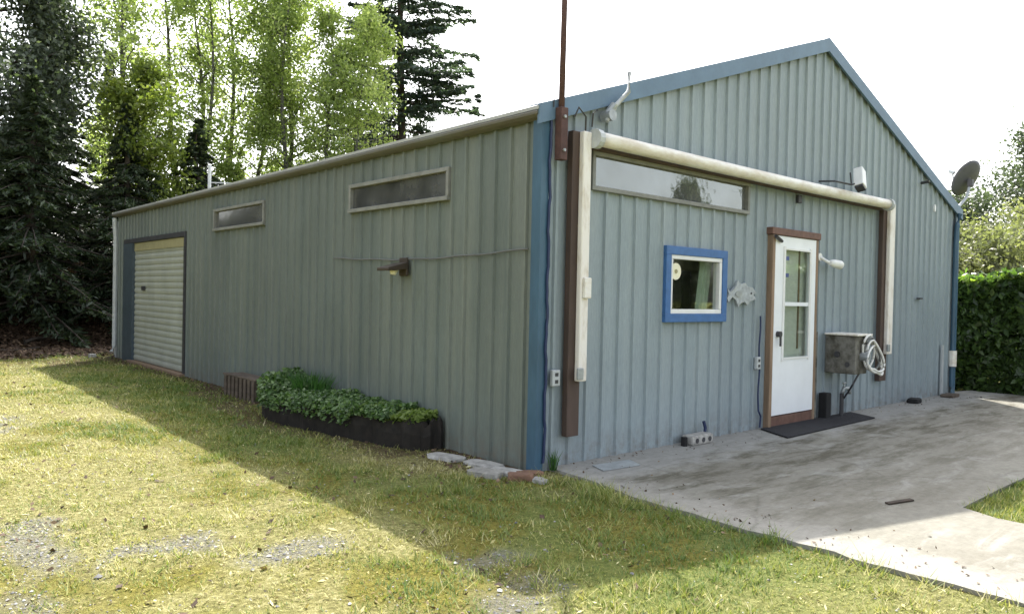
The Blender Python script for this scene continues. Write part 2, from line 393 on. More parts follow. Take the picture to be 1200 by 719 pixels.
ns = N(t, 'ShaderNodeTexNoise', Scale=2.5, Detail=5); t.links.new(tcp.outputs['Object'], ns.inputs['Vector'])
wv_.inputs[0].default_value = .22; t.links.new(tcp.outputs['Object'], wv_.inputs[4]); t.links.new(ns.outputs['Color'], wv_.inputs[5]); t.links.new(wv_.outputs[1], vo.inputs['Vector'])
col = mix(t, ramp(t, vo.outputs['Distance'], [(.0, (.30, .30, .30, 1)), (.0025, (0, 0, 0, 1))]), col, lin(.07, .062, .05))
col = mix(t, 1.0, col, ramp(t, fin, [(.28, (.78, .78, .78, 1)), (.72, (1.12, 1.12, 1.12, 1))]), 'MULTIPLY')
t.links.new(col, b.inputs['Base Color']); b.inputs['Roughness'].default_value = .85; b.inputs['Specular IOR Level'].default_value = .25
bump(t, b, fin, .5, .008)
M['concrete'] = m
edge = []
def wob(x, y): return (x + .014 * math.sin(7.1 * y + 2 * x) + .012 * math.sin(19 * y) + .008 * math.sin(43 * y), y + .02 * math.sin(6.3 * x + y) + .012 * math.sin(17 * x))
poly = [(.16, .02), (.16, -.16)] + [(.14 - .2 * min(1, k / 5), -.25 - .27 * k) for k in range(1, 5)]
poly += [(-.04 + .001 * k, -1.6 - .11 * k) for k in range(50)] + [(0.0, -12), (1.62, -12)]
poly += [(1.62, -12 + k) for k in range(1, 9)] + [(1.60, -3.0), (1.72, -2.74)] + [(2.2 + .6 * k, -2.70 - .03 * math.sin(k)) for k in range(15)] + [(10.6, -2.6), (10.6, -.1), (9.9, .02)]
mb = MB(); mb.prism([(*wob(x, y), 0.0) if y < 0 else (x, y, 0.0) for x, y in poly], (0, 0, -.12))
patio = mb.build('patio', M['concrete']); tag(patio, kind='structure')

# ------------------------------------------------------------------ the building
bld = thing('metal_building', (0, 0, 0), 'long grey ribbed metal workshop with low gable, blue trim, white door and roller door', 'building')
PER, RIB = .2133, .034
def profile(length):
    """(position, height) breakpoints of the ribbed sheet"""
    out = []; k = 0
    while k * PER < length + PER:
        for d, h in ((0, 0), (.148, 0), (.158, RIB), (.186, RIB), (.198, 0)):
            p = k * PER + d
            if p <= length: out.append((p, h))
        k += 1
    if out[-1][0] < length: out.append((length, 0))
    return out
def ribbed(length, top, openings, to3d, k=1.0):
    pr = profile(length); px = [p for p, _ in pr]; ph = [h * k for _, h in pr]
    bps = sorted(set(px + [e for o in openings for e in o[:2]] + [AX if length < 12 else 0]))
    bps = [p for p in bps if 0 <= p <= length]
    mb = MB()
    for a, c in zip(bps, bps[1:]):
        if c - a < 1e-5: continue
        ha, hc = np.interp(a, px, ph), np.interp(c, px, ph)
        segs = [(-.04, None)]
        mids = (a + c) / 2
        for x0, x1, z0, z1 in openings:
            if x0 < mids < x1:
                new = []
                for s0, s1 in segs:
                    if z0 > s0 + 1e-4: new.append((s0, z0))
                    new.append((max(z1, s0), s1))
                segs = new
        for s0, s1 in segs:
            ta, tc = (top(a), top(c)) if s1 is None else (s1, s1)
            mb.add([to3d(a, ha, s0), to3d(c, hc, s0), to3d(c, hc, tc), to3d(a, ha, ta)], [(0, 1, 2, 3)])
    return mb
gable_top = lambda x: H_ - .05 + (AZ - H_) * (x / AX if x < AX else (W_ - x) / (W_ - AX))
eave_top = lambda y: H_ - .04
FO = [(.60, 3.16, 2.44, 2.76), (1.70, 2.69, 1.30, 1.94), (3.64, 4.66, -.04, 2.26)]
SO = [(1.24, 3.18, 2.39, 2.69), (5.52, 7.45, 2.38, 2.72), (8.78, 12.5, -.04, 2.39)]
def front3(a, h, z): return (a, -h, z)
def side3(a, h, z): return (-h, a, z)
ribbed(W_, gable_top, FO, front3, .7).build('front_wall', M['front'], bld)
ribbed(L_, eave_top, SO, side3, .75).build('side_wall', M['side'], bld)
ribbed(L_, eave_top, [], lambda a, h, z: (W_ + h, a, z)).build('side_wall', M['front'], bld)
ribbed(W_, gable_top, [], lambda a, h, z: (a, L_ + h, z)).build('back_wall', M['front'], bld)
MB().box(.08, W_ - .08, .08, L_ - .08, -.03, -.005).build('floor_slab', M['inner'], bld)
# roof: two sloping sheets with thickness, a little past the walls
ov = .05
def slope(x0, z0, x1, z1):
    return MB().prism([(x0, -.06, z0), (x1, -.06, z1), (x1, -.06, z1 + .03), (x0, -.06, z0 + .03)], (0, L_ + .12, 0))
k = (AZ - H_) / AX
roof = slope(-.11, H_ - .11 * k + .01, AX, AZ + .01).build('roof', M['roof'], bld)
k2 = (AZ - H_) / (W_ - AX)
slope(W_ + .11, H_ - .11 * k2 + .01, AX, AZ + .01).build('roof', M['roof'], bld)
MB().prism([(AX - .16, -.065, AZ - .005), (AX, -.065, AZ + .06), (AX + .16, -.065, AZ - .005), (AX, -.065, AZ + .045)], (0, L_ + .13, 0)).build('ridge_cap', M['rake'], roof)
# rake trim: blue flashing bent over the gable edge (face + top flange)
def rake(x0, z0, x1, z1, h):
    mb = MB()
    mb.prism([(x0, -.07, z0 + .052), (x1, -.07, z1 + .052), (x1, -.07, z1 + .052 - h), (x0, -.07, z0 + .052 - h)], (0, .028, 0))
    mb.prism([(x0, -.0415, z0 + .044), (x1, -.0415, z1 + .044), (x1, -.0415, z1 + .054), (x0, -.0415, z0 + .054)], (0, .12, 0))
    return mb
rake(-.10, H_ - .10 * k, AX, AZ, .165).build('rake_trim', M['rake'], bld)
rake(W_ + .10, H_ - .10 * k2, AX, AZ, .165).build('rake_trim', M['rake'], bld)
# eave trim down the long wall: rolled flashing
mb = MB()
prof = [(-.022, H_ - .095), (-.04, H_ - .10), (-.085, H_ - .085), (-.112, H_ - .065), (-.115, H_ - .045), (-.108, H_ - .032), (-.022, H_ - .008)]
mb.prism([(x, -.05, z) for x, z in prof], (0, L_ + .12, 0))
mb.build('eave_trim', M['eave'], bld)
# blue corner flashing, both faces of the near corner, and on the far corner
mb = MB(); mb.prism([(-.044, -.044, -.03), (.045, -.044, -.03), (.045, -.036, -.03), (-.036, -.036, -.03), (-.036, .065, -.03), (-.044, .065, -.03)], (0, 0, H_ - .03))
mb.build('corner_trim', M['blue'], bld)
mb = MB(); mb.prism([(W_ + .044, -.044, -.03), (W_ - .12, -.044, -.03), (W_ - .12, -.036, -.03), (W_ + .036, -.036, -.03), (W_ + .036, .15, -.03), (W_ + .044, .15, -.03)], (0, 0, H_ - .03))
mb.build('corner_trim', M['palblue'], bld)
mb = MB(); mb.box(-.044, -.036, L_ - .14, L_ + .03, -.03, H_ - .18); mb.build('corner_trim', M['ltgrey'], bld)
# downspouts
mb = MB(); mb.tube([(-.10, L_ - .12, H_ - .12), (-.09, L_ - .12, 2.7), (-.075, L_ - .12, 2.5), (-.075, L_ - .12, .22), (-.14, L_ - .16, .10)], .045, 8)
mb.build('downspout', M['ltgrey'], bld)
mb = MB(); mb.tube([(W_ - .10, -.09, 2.98), (W_ - .17, -.08, 2.8), (W_ - .19, -.075, 2.5), (W_ - .20, -.075, .12)], .04, 8)
ds = mb.build('downspout', M['blue'], bld)
mb = MB(); mb.tube([(W_ - .20, -.077, .72), (W_ - .20, -.077, .46)], .062, 10); mb.build('sleeve', M['oldwhite'], ds)

# windows: frame (part) with pane
def win_front(x0, x1, z0, z1, fw, dep, fm, gm, name='window', mull=None, sill=True):
    mb = MB(); y0 = -RIB - dep; y1 = .05
    mb.box(x0 - fw, x1 + fw, y0, y1, z1, z1 + fw); mb.box(x0 - fw, x1 + fw, y0, y1, z0 - fw, z0)
    mb.box(x0 - fw, x0, y0, y1, z0, z1); mb.box(x1, x1 + fw, y0, y1, z0, z1)
    fr = mb.build(name, fm, bld, bevel=.004)
    return fr
M['winframe'] = plain('grey_window_frame', lin(.25, .255, .235), .6, var=.3, scale=8)
fr = win_front(.62, 3.12, 2.47, 2.74, .04, .02, M['winframe'], None)
MB().box(.60, 3.14, -.012, -.006, 2.45, 2.76).build('pane', M['glass_mirror'], fr)
fr = win_front(1.745, 2.645, 1.325, 1.915, .085, .03, M['framblue'], None)
fr['label'] = 'small square window in a bright blue frame'
mb = MB()
for a in ((1.745, 2.645, 1.325, 1.372), (1.745, 2.645, 1.872, 1.915), (1.745, 1.785, 1.372, 1.872), (2.598, 2.645, 1.372, 1.872)): mb.box(a[0] + .001, a[1] - .001, -.052, .03, a[2] + .001, a[3] - .001)
mb.build('sash', M['white'], fr, bevel=.004)
MB().box(1.783, 2.60, -.012, -.006, 1.37, 1.874).build('pane', M['glass'], fr)
def win_side(y0, y1, z0, z1, fw, lab):
    mb = MB(); a0 = -RIB - .02; a1 = .05
    mb.box(a0, a1, y0 - fw, y1 + fw, z1, z1 + fw); mb.box(a0 - .012, a1, y0 - fw, y1 + fw, z0 - fw, z0)
    mb.box(a0, a1, y0 - fw, y0, z0, z1); mb.box(a0, a1, y1, y1 + fw, z0, z1)
    fr = mb.build('window', M['winframe'], bld, bevel=.004); fr['label'] = lab
    MB().box(-.012, -.006, y0 - .01, y1 + .01, z0 - .01, z1 + .01).build('pane', M['glass_dark'], fr)
win_side(1.29, 3.13, 2.42, 2.66, .042, 'wide dark strip window nearer the corner')
win_side(5.57, 7.40, 2.42, 2.68, .042, 'dark strip window beside the roller door')

# roller door in the long wall, a blue-grey jamb to its left
gd0, gd1 = 8.82, 11.85
mb = MB(); n = 21; zt = 2.36
for i in range(n):
    z0 = .02 + (zt - .02) * i / n; z1 = .02 + (zt - .02) * (i + 1) / n; h = z1 - z0
    mb.prism([(.02, gd0, z0), (.006, gd0, z0 + h * .10), (-.002, gd0, z0 + h * .5), (.006, gd0, z0 + h * .90), (.02, gd0, z1), (.035, gd0, z1), (.035, gd0, z0)], (0, gd1 - gd0, 0))
gdoor = mb.build('garage_door', M['garage'], bld); gdoor['label'] = 'cream ribbed roller door, yellowed along its top'
MB().box(-.018, .01, gd0 + .02, gd1 - .02, 2.20, 2.355).build('hood', M['yellowed'], gdoor)
MB().box(-.03, -.013, gd1 - .75, gd1 - .55, 1.42, 1.50).build('handle', M['dkmetal'], gdoor)
mb = MB(); mb.box(-.045, .05, gd0 - .09, gd0 - .002, -.03, 2.45); mb.box(-.045, .05, gd0 - .002, 12.5, 2.365, 2.45); mb.build('door_frame', M['dkmetal'], bld)
MB().box(-.05, .05, gd1 + .002, 12.5, -.03, 2.36).build('door_post', M['slate'], bld)
MB().box(-.12, .04, gd0 - .1, gd1 + .1, -.05, .012).build('threshold', M['jamb'], bld)

# brown timbers framing the old big opening
MB().box(.27, .42, -.10, -RIB - .001, .26, 2.90).build('timber_post', M['brown'], bld, bevel=.006)
MB().box(6.52, 6.74, -.10, -RIB - .001, .38, 2.80).build('timber_post', M['brown'], bld, bevel=.006)
MB().box(.425, 6.52, -.085, -RIB - .001, 2.775, 2.86).build('timber_lintel', M['brown'], bld, bevel=.006)

# door: timber frame, white half-glazed leaf
mb = MB()
mb.box(3.595, 3.655, -.095, .05, -.01, 2.24); mb.box(4.642, 4.70, -.085, .05, -.01, 2.24)
dfr = mb.build('door_frame', M['jamb'], bld, bevel=.006)
MB().box(3.57, 4.72, -.105, .05, 2.242, 2.325).build('head_board', M['brownred'], dfr, bevel=.008)
MB().box(4.705, 4.79, -.06, -RIB - .001, .02, 1.10).build('side_board', M['boxwood'], dfr, bevel=.004)
MB().box(3.657, 4.64, -.08, .05, 0, .125).build('threshold', M['brownred'], bld, bevel=.006)
DX0, DX1, DZ0, DZ1 = 3.660, 4.638, .14, 2.235
mb = MB(); gx0, gx1, g0, gm_, g1 = 3.885, 4.49, .80, 1.42, 2.09
for a in ((DX0, gx0, DZ0, DZ1), (gx1, DX1, DZ0, DZ1), (gx0, gx1, g1, DZ1), (gx0, gx1, gm_, gm_ + .045), (gx0, gx1, DZ0, g0)):
    mb.box(a[0], a[1], -.082, -.045, a[2], a[3])
door = mb.build('door', M['doorwhite'], bld)
mb = MB()
for a in ((gx0 - .03, gx0 + .012, g0 - .03, g1 + .03), (gx1 - .012, gx1 + .03, g0 - .03, g1 + .03)): mb.box(a[0], a[1], -.093, -.0825, a[2], a[3])
for z in (g0 - .012, g1 - .01): mb.box(gx0 + .0125, gx1 - .0125, -.093, -.0825, z, z + .022)
mb.build('glazing_bead', M['white'], door)
MB().box(gx0, gx1, -.068, -.062, gm_ + .045, g1).build('pane', M['glass'], door)
MB().box(gx0, gx1, -.068, -.062, g0, gm_).build('pane', M['glass'], door)
mb = MB(); mb.tube([(3.76, -.082, 1.09), (3.76, -.13, 1.09)], .035, 10); mb.tube([(3.76, -.125, 1.06), (3.755, -.13, .95)], .014, 6); mb.build('handle', M['dkmetal'], door)
mb = MB(); mb.tube([(3.60, -.125, 2.22), (3.78, -.10, 2.17)], .02, 6); mb.build('door_closer', M['dkmetal'], door)
M['innerdoor'] = plain('inner_door_paint', lin(.78, .80, .72), .6, var=.12)
mb = MB(); mb.box(3.66, 4.64, .0, .03, 0, 2.2); idoor = mb.build('inner_door', M['innerdoor'], bld)
mb = MB(); mb.box(4.36, 4.39, -.010, -.001, .9, 2.1); mb.build('stile', M['jamb'], idoor)
for z in (1.96, 1.76): MB().box(3.895, 4.005, -.074, -.0685, z, z + .045).build('sticker', M['sticker'], door)
# faint door outline in the right bay: latch
mb = MB(); mb.box(7.93, 8.12, -.055, -RIB, 1.55, 1.575); mb.tube([(7.96, -.05, 1.56), (7.96, -.075, 1.56)], .012, 6); mb.build('latch', M['dkmetal'], bld)
mb = MB(); mb.box(8.99, 9.05, -.06, -RIB, .02, .82); mb.build('batten', M['ltgrey'], bld)

# ------------------------------------------------------------------ things on and around the gable wall
# rolled awning: long white roll tube on two folded arms
aw = thing('awning', (3.4, -.18, 2.84), 'long white rolled-up awning over the door, with white arms folded down at both ends', 'awning')
mb = MB(); mb.tube([(.50 + 5.95 * i / 24, -.18, 2.85 - .012 * math.sin(math.pi * i / 24)) for i in range(25)], .064, 14); mb.build('roller_tube', M['oldwhite'], aw, smooth=True)
for x in (.475, 6.47): MB().tube([(x - .03, -.18, 2.845), (x + .03, -.18, 2.845)], .085, 14).build('end_cap', M['ltgrey'], aw)
MB().box(.345, .445, -.16, -.1005, .74, 2.90).build('arm', M['oldwhite_v'], aw, bevel=.012)
MB().box(6.62, 6.78, -.16, -.1005, .76, 2.88).build('arm', M['oldwhite_v'], aw, bevel=.012)
for x, z in ((.36, .76), (6.64, .80)): MB().box(x - .05, x + .02, -.185, -.1615, z, z + .10).build('foot_bracket', M['galv'], aw, bevel=.006)
MB().box(.36, .44, -.20, -.1615, 1.46, 1.64).build('latch', M['oldwhite'], aw, bevel=.01)

# mast at the near corner
ms = thing('antenna_mast', (.12, -.10, 2.62), 'tall rust-brown steel mast bolted upright near the blue corner', 'mast')
mb = MB(); mb.tube([(.115, -.105, 2.95), (.125, -.105, 4.0), (.14, -.105, 5.2)], [.027, .025, .024], 10); mb.build('pole', M['rust'], ms, smooth=True)
MB().box(.075, .155, -.15, -.0745, 2.62, 3.06).build('bracket', M['rust'], ms, bevel=.004)
for z in (2.70, 2.98): MB().tube([(.11, -.150, z), (.11, -.165, z)], .014, 6).build('bolt', M['galv'], ms)
wh = MB(); wh.tube([(.05, -.08, 3.06), (.05, -.08, 3.34)], [.006, .004], 6); tag(wh.build('whip_antenna', M['dkmetal'], loc=(.05, -.08, 3.06)), 'thin dark whip antenna standing on the eave beside the mast', 'antenna')
an = thing('antenna_bracket', (.75, -.06, 3.1), 'bent grey pipe bracket with a round motor head above the awning end', 'bracket')
mb = MB(); mb.tube([(.68, -.11, 3.04), (.78, -.13, 3.20), (.92, -.15, 3.34), (.93, -.15, 3.52)], .022, 8); mb.build('pipe', M['ltgrey'], an, smooth=True)
mb = MB(); mb.tube([(.72, -.04, 3.10), (.72, -.15, 3.10)], .052, 12); mb.tube([(.70, -.10, 3.11), (.76, -.13, 3.20)], .035, 8); mb.build('motor_head', M['galv'], an)
mb = MB(); mb.tube([(.40, -.12, 2.9), (.36, -.16, 3.02), (.26, -.17, 3.08), (.24, -.14, 3.0)], .008, 6); mb.tube([(.46, -.14, 2.95), (.44, -.17, 3.06), (.50, -.16, 3.10)], .008, 6)
tag(mb.build('loose_wire', M['dkmetal'], loc=(.4, -.12, 2.9)), 'loose dark wire ends curling over the awning corner', 'wire')
# cables
def wire(name, path, r, mat, label, cat='cable'):
    o = MB().tube(path, r, 6).build(name, mat, loc=path[0]); return tag(o, label, cat)
wire('conduit', [(.045 + .006 * math.sin(i * .9) + .004 * math.sin(i * 2.3), -.057, 2.96 - 2.9 * i / 40) for i in range(41)], .013, M['wirblue'], 'dark blue cable running down the blue corner trim')
wire('cable', [(-.043, .10 + 3.4 * i / 40, 1.87 - .05 * math.sin(math.pi * i / 40) + .005 * math.sin(i * .7)) for i in range(41)], .009, M['wirgrey'], 'thin sagging cable strung across the long side wall')
wire('cord', [(3.455 + .01 * math.sin(i * .8) + (.05 if i > 17 else 0), -.04, 1.30 - 1.28 * i / 20) for i in range(21)], .011, M['wirblue'], 'dark cord hanging down the wall left of the door', 'cord')
def outlet(x, z, label, s=1.0):
    o = thing('outlet_box', (x, -.05, z), label, 'outlet')
    MB().box(x - .045 * s, x + .045 * s, -.075, -RIB, z - .07, z + .07).build('cover', M['ltgrey'], o, bevel=.008)
    for dz in (-.03, .03): MB().box(x - .018, x + .018, -.079, -.0755, z + dz - .015, z + dz + .015).build('socket', M['dkmetal'], o)
outlet(.16, .775, 'small grey outlet box low on the wall beside the blue corner')
outlet(3.395, .765, 'small grey outlet box low on the wall beside the door', .9)
# fish plaque
fp = [(-.30, .06), (-.24, .02), (-.19, .05), (-.13, .09), (-.10, .15), (-.03, .11), (.05, .13), (.10, .09), (.20, .08), (.29, .02), (.22, .0), (.28, -.05), (.17, -.07), (.10, -.12), (.05, -.08), (-.03, -.10), (-.08, -.14), (-.12, -.07), (-.20, -.03), (-.27, -.09), (-.30, -.05), (-.27, 0)]
mb = MB(); mb.prism([(3.05 + x, -.055, 1.54 + z) for x, z in fp], (0, .025, 0))
fo = mb.build('fish_plaque', M['fish'], loc=(3.05, -.04, 1.54)); tag(fo, 'silver fish shaped plaque hung right of the blue window', 'plaque')
mb = MB(); mb.tube([(3.22, -.056, 1.555), (3.22, -.062, 1.555)], .012, 8); mb.build('eye', M['dkmetal'], fo)
mb = MB(); mb.prism([(2.97 + .07 * math.cos(a), -.062, 1.545 + .035 * math.sin(a)) for a in np.linspace(0, 6, 12)], (0, .006, 0)); mb.build('fin', M['galv'], fo)
# curtain and sun catcher in the blue window
cu = MB(); n = 30
for i in range(n):
    for j in range(2): pass
pts = []
for zz, off in ((1.95, 0), (1.30, -.10)):
    for i in range(n + 1):
        u = i / n; pts.append((2.50 + off + .22 * u, .12 + .02 * math.sin(u * 22), zz))
cu.add(pts, [(i, i + 1, n + 2 + i, n + 1 + i) for i in range(n)])
o = cu.build('curtain', M['curtain'], loc=(2.6, .12, 1.95)); tag(o, 'pale green curtain drawn aside behind the blue framed window', 'curtain')
sd = o.modifiers.new('thick', 'SOLIDIFY'); sd.thickness = .004
mb = MB(); mb.tube([(1.86, -.02, 1.75), (1.86, -.030, 1.75)], .085, 20)
o = mb.build('sun_catcher', M['cream'], loc=(1.86, -.025, 1.75)); tag(o, 'round cream flower sun catcher stuck on the blue framed window', 'ornament')
mb = MB(); mb.tube([(1.86, -.031, 1.75), (1.86, -.036, 1.75)], .022, 10); mb.build('flower_centre', M['yellowed'], o)
M['shelf'] = plain('pale_interior', lin(.45, .40, .25), .8)
o = MB().box(1.2, 3.2, .55, .60, 1.80, 2.0).build('shelf_board', M['shelf'], bld)
# flood lamp right of the door, camera above the awning
sp = thing('spotlight', (4.72, -.1, 2.0), 'small white spotlight on a short arm right of the door', 'lamp')
MB().tube([(4.80, -RIB, 2.04), (4.80, -.06, 2.04)], .05, 12).build('wall_plate', M['white'], sp)
MB().tube([(4.80, -.05, 2.04), (4.83, -.12, 1.99), (4.88, -.15, 1.965)], .02, 8).build('arm', M['white'], sp)
MB().tube([(4.86, -.15, 1.97), (4.93, -.16, 1.965), (5.07, -.18, 1.95), (5.09, -.185, 1.948)], [.03, .05, .058, .05], 12).build('lamp_head', M['white'], sp, smooth=True)
sc_ = thing('security_camera', (5.2, -.28, 2.95), 'white boxy camera on a dark bracket above the awning', 'camera')
d = Vector((.13, -.05, -.30)).normalized(); c0 = Vector((5.30, -.30, 3.05)); a = Vector((1, 0, 0)) - d * d.x; a.normalize(); b_ = d.cross(a)
mb = MB(); d = Vector((-.42, -.25, -.80)).normalized(); a = d.cross(Vector((0, 1, 0))).normalized(); b_ = a.cross(d)
mb.prism([c0 - d * .15 + a * s * .065 + b_ * q * .06 for s, q in ((-1, -1), (1, -1), (1, 1), (-1, 1))], d * .28); mb.build('housing', M['white'], sc_, bevel=.012)
MB().prism([c0 + d * .131 + a * s * .055 + b_ * q * .05 for s, q in ((-1, -1), (1, -1), (1, 1), (-1, 1))], d * .03).build('lens', M['dkmetal'], sc_)
mb = MB(); mb.tube([(4.75, -RIB, 2.985), (4.80, -.22, 2.975), (5.14, -.27, 2.965), (5.27, -.29, 3.0)], .012, 6); mb.tube([(5.14, -.27, 2.965), (5.16, -.24, 3.12)], .010, 6); mb.build('bracket', M['dkmetal'], sc_)
o = MB().box(4.20, 4.28, -.07, -RIB, 2.66, 2.76).build('junction_box', M['dkmetal'], loc=(4.24, -.05, 2.7), bevel=.006); tag(o, 'tiny dark box on the wall high above the white door', 'box')
mb = MB(); mb.tube([(7.98, -RIB, 3.33), (7.96, -.16, 3.34)], .022, 8); mb.tube([(7.96, -.155, 3.34), (7.80, -.20, 3.335)], .012, 6); o = mb.build('rod_bracket', M['dkmetal'], loc=(7.98, -.05, 3.33)); tag(o, 'short dark rod sticking out under the right roof slope', 'bracket')
mb = MB(); mb.prism([(8.55 + .03 * math.cos(t_), -.045, 3.0 + .06 * math.sin(t_)) for t_ in np.linspace(0, 2 * math.pi, 13)[:-1]], (0, .02, 0)); tag(mb.build('wall_vent', M['white'], loc=(8.55, -.04, 3.0)), 'small white oval cap high near the right eave', 'vent')

# weathered box with a looped white hose, right of the door
hb = thing('hose_box', (5.2, -.22, .57), 'weathered grey box right of the door with a white hose looped over it', 'hose box')
MB().box(5.03, 5.36, -.43, -RIB - .001, .58, 1.06).build('housing', M['boxwood'], hb, bevel=.012)
mb = MB(); mb.box(5.0, 5.42, -.47, -RIB - .002, 1.062, 1.085); mb.build('lid', M['oldwhite'], hb, bevel=.006)
rr = random.Random(4)
for q in range(5):
    cx_, cz_ = 5.32 + .03 * q, .88 - .028 * q; rx, rz = .15 + .028 * q, .19 - .004 * q; yy = -.455 - .024 * (q % 3) - .006 * q
    p = [(cx_ + rx * math.cos(t_) + .03 * math.sin(t_ * 2 + q), yy - .025 * math.sin(t_ + q), cz_ + rz * math.sin(t_) - .12 * max(0, math.cos(t_)) ) for t_ in np.linspace(0, 2 * math.pi, 33)]
    MB().tube(p, .015, 8).build('hose_loop', M['hose'] if q % 2 == 0 or q == 3 else M['wirgrey'], hb, smooth=True)
MB().tube([(5.20, -.43, .80), (5.20, -.52, .80)], .06, 12).build('reel_hub', M['galv'], hb)
mb = MB(); mb.box(5.04, 5.05, -.36, -.08, .64, .70); mb.tube([(5.02, -.20, .82), (5.035, -.20, .82)], .04, 10); mb.tube([(5.02, -.33, .70), (5.035, -.33, .70)], .03, 10); mb.build('knob', M['dkmetal'], hb)
tp = thing('standpipe', (5.3, -.12, 0), 'garden tap standpipe on the concrete under the hose box', 'tap')
MB().tube([(5.27, -.16, 0), (5.27, -.16, .30)], .028, 8).build('pipe', M['dkmetal'], tp)
mb = MB(); mb.tube([(5.27, -.16, .30), (5.30, -.17, .37), (5.36, -.20, .37), (5.39, -.21, .30)], .024, 8); mb.tube([(5.31, -.17, .37), (5.31, -.17, .43)], .012, 6); mb.tube([(5.27, -.17, .435), (5.35, -.17, .435)], .012, 6); mb.build('tap', M['galv'], tp, smooth=True)
MB().tube([(5.20, -.40, .58), (5.14, -.36, .45), (5.22, -.26, .33), (5.28, -.18, .24)], .012, 6).build('feed_hose', M['dkmetal'], tp)
o = MB().box(4.86, 4.99, -.16, -.05, .003, .33).build('waste_bin', M['black'], loc=(4.92, -.1, 0), bevel=.012); tag(o, 'narrow black box standing on the concrete between door and tap', 'box')
# mat
mb = MB(); mp = [(3.47, -.07), (3.20, -.55), (5.50, -.49), (5.72, -.07)]
mb.prism([(x, y, .004) for x, y in mp], (0, 0, .014)); o = mb.build('door_mat', M['mat'], loc=(4.4, -.3, 0), bevel=.004); tag(o, 'long black rubber doormat on the concrete at the white door', 'mat')

# loose stones
def rock(name, c, s, mat, label, cat, rot=0., group=None, seed=0):
    r_ = np.random.default_rng(seed); import bmesh
    bm = bmesh.new(); bmesh.ops.create_icosphere(bm, subdivisions=2, radius=1)
    for v in bm.verts:
        p = v.co; q = Vector([math.copysign(abs(x) ** .4, x) for x in p]); f = 1 + .14 * (r_.random() - .5)
        v.co = Vector((q.x * s[0] * f, q.y * s[1] * f, q.z * s[2] * f))
    bm.transform(Matrix.Rotation(rot, 4, 'Z')); me = bpy.data.meshes.new(name); bm.to_mesh(me); bm.free(); me.materials.append(mat)
    o = link(name, me, None, c); return tag(o, label, cat, group)
rock('paving_stone', (-.27, .90, -.03), (.10, .19, .035), M['paver'], 'flat pale paving slab nearest the planter', 'paver', .2, 'pale slabs along the wall foot', 1)
rock('paving_stone', (-.20, .45, -.03), (.10, .20, .04), M['paver'], 'flat pale paving slab in the middle of the row by the wall', 'paver', .15, 'pale slabs along the wall foot', 2)
rock('paving_stone', (-.22, .12, -.03), (.10, .17, .04), M['paver'], 'flat pale paving slab nearest the blue corner', 'paver', .3, 'pale slabs along the wall foot', 3)
rock('stone', (-.42, .15, -.02), (.09, .15, .05), M['stone'], 'rough grey stone in the grass outside the row of slabs', 'stone', .4, None, 4)
rock('brick', (-.28, -.13, -.01), (.07, .11, .045), M['brick'], 'broken red brick in the grass by the building corner', 'brick', .8, None, 5)
rock('brick', (-.12, -.06, -.02), (.06, .12, .035), M['brick'], 'half buried red brick against the blue corner', 'brick', 1.2, None, 6)
rock('stone', (-.20, -.27, -.03), (.05, .07, .04), M['paver'], 'small pale stone beside the broken brick', 'stone', .2, None, 7)
# lump of broken concrete + black fittings at the wall foot
cb = thing('concrete_rubble', (2.1, -.12, 0), 'broken pale concrete block with holes against the wall left of the door', 'rubble')
mb = MB(); mb.box(1.98, 2.34, -.20, -.06, .0, .10); blk = mb.build('block', M['paver'], cb, bevel=.02)
mb = MB()
for x in (2.05, 2.16, 2.27): mb.tube([(x, -.202, .05), (x, -.206, .05)], .026, 10)
mb.build('hole', M['dkmetal'], cb)
mb = MB(); mb.tube([(1.93, -.13, 0), (1.93, -.13, .09)], .032, 8); tag(mb.build('pipe_stub', M['black'], loc=(1.93, -.13, 0)), 'short black pipe stub standing at the end of the rubble', 'pipe')
mb = MB(); mb.tube([(2.36, -.07, .03), (2.38, -.07, .13), (2.36, -.06, .20)], .018, 6); tag(mb.build('pipe_elbow', M['wirblue'], loc=(2.36, -.07, .03)), 'dark bent pipe poking up behind the rubble block', 'pipe')
rock('stone', (7.62, -.16, .03), (.13, .08, .045), M['black'], 'dark flat stone at the wall foot right of the timber post', 'stone', .1, None, 9)
rock('stone', (8.95, -.2, .02), (.20, .10, .03), M['timber'], 'brown flat stone at the wall foot near the downspout', 'stone', 0, None, 10)
o = MB().prism([(.50, -.20, .003), (.95, -.24, .003), (.86, -.44, .003), (.42, -.40, .003)], (0, 0, .006)).build('metal_plate', M['galv'], loc=(.7, -.3, 0)); tag(o, 'flat pale blue-grey plate on the concrete near the corner', 'plate')

# lamp on the long wall
wl = thing('wall_lamp', (-.03, 2.05, 1.74), 'brown shaded lamp on the long side wall under the strip window', 'lamp')
MB().box(-.07, -RIB - .001, 1.92, 2.06, 1.65, 1.84).build('back_plate', M['lampbody'], wl, bevel=.01)
mb = MB(); mb.prism([(-.07, 1.90, 1.79), (-.30, 1.90, 1.73), (-.30, 1.90, 1.695), (-.22, 1.90, 1.70), (-.07, 1.90, 1.72)], (0, .22, 0)); mb.build('lamp_shade', M['lampbody'], wl, bevel=.008)
MB().tube([(-.16, 2.01, 1.72), (-.17, 2.01, 1.66)], [.05, .03], 10).build('bulb', M['cream'], wl)

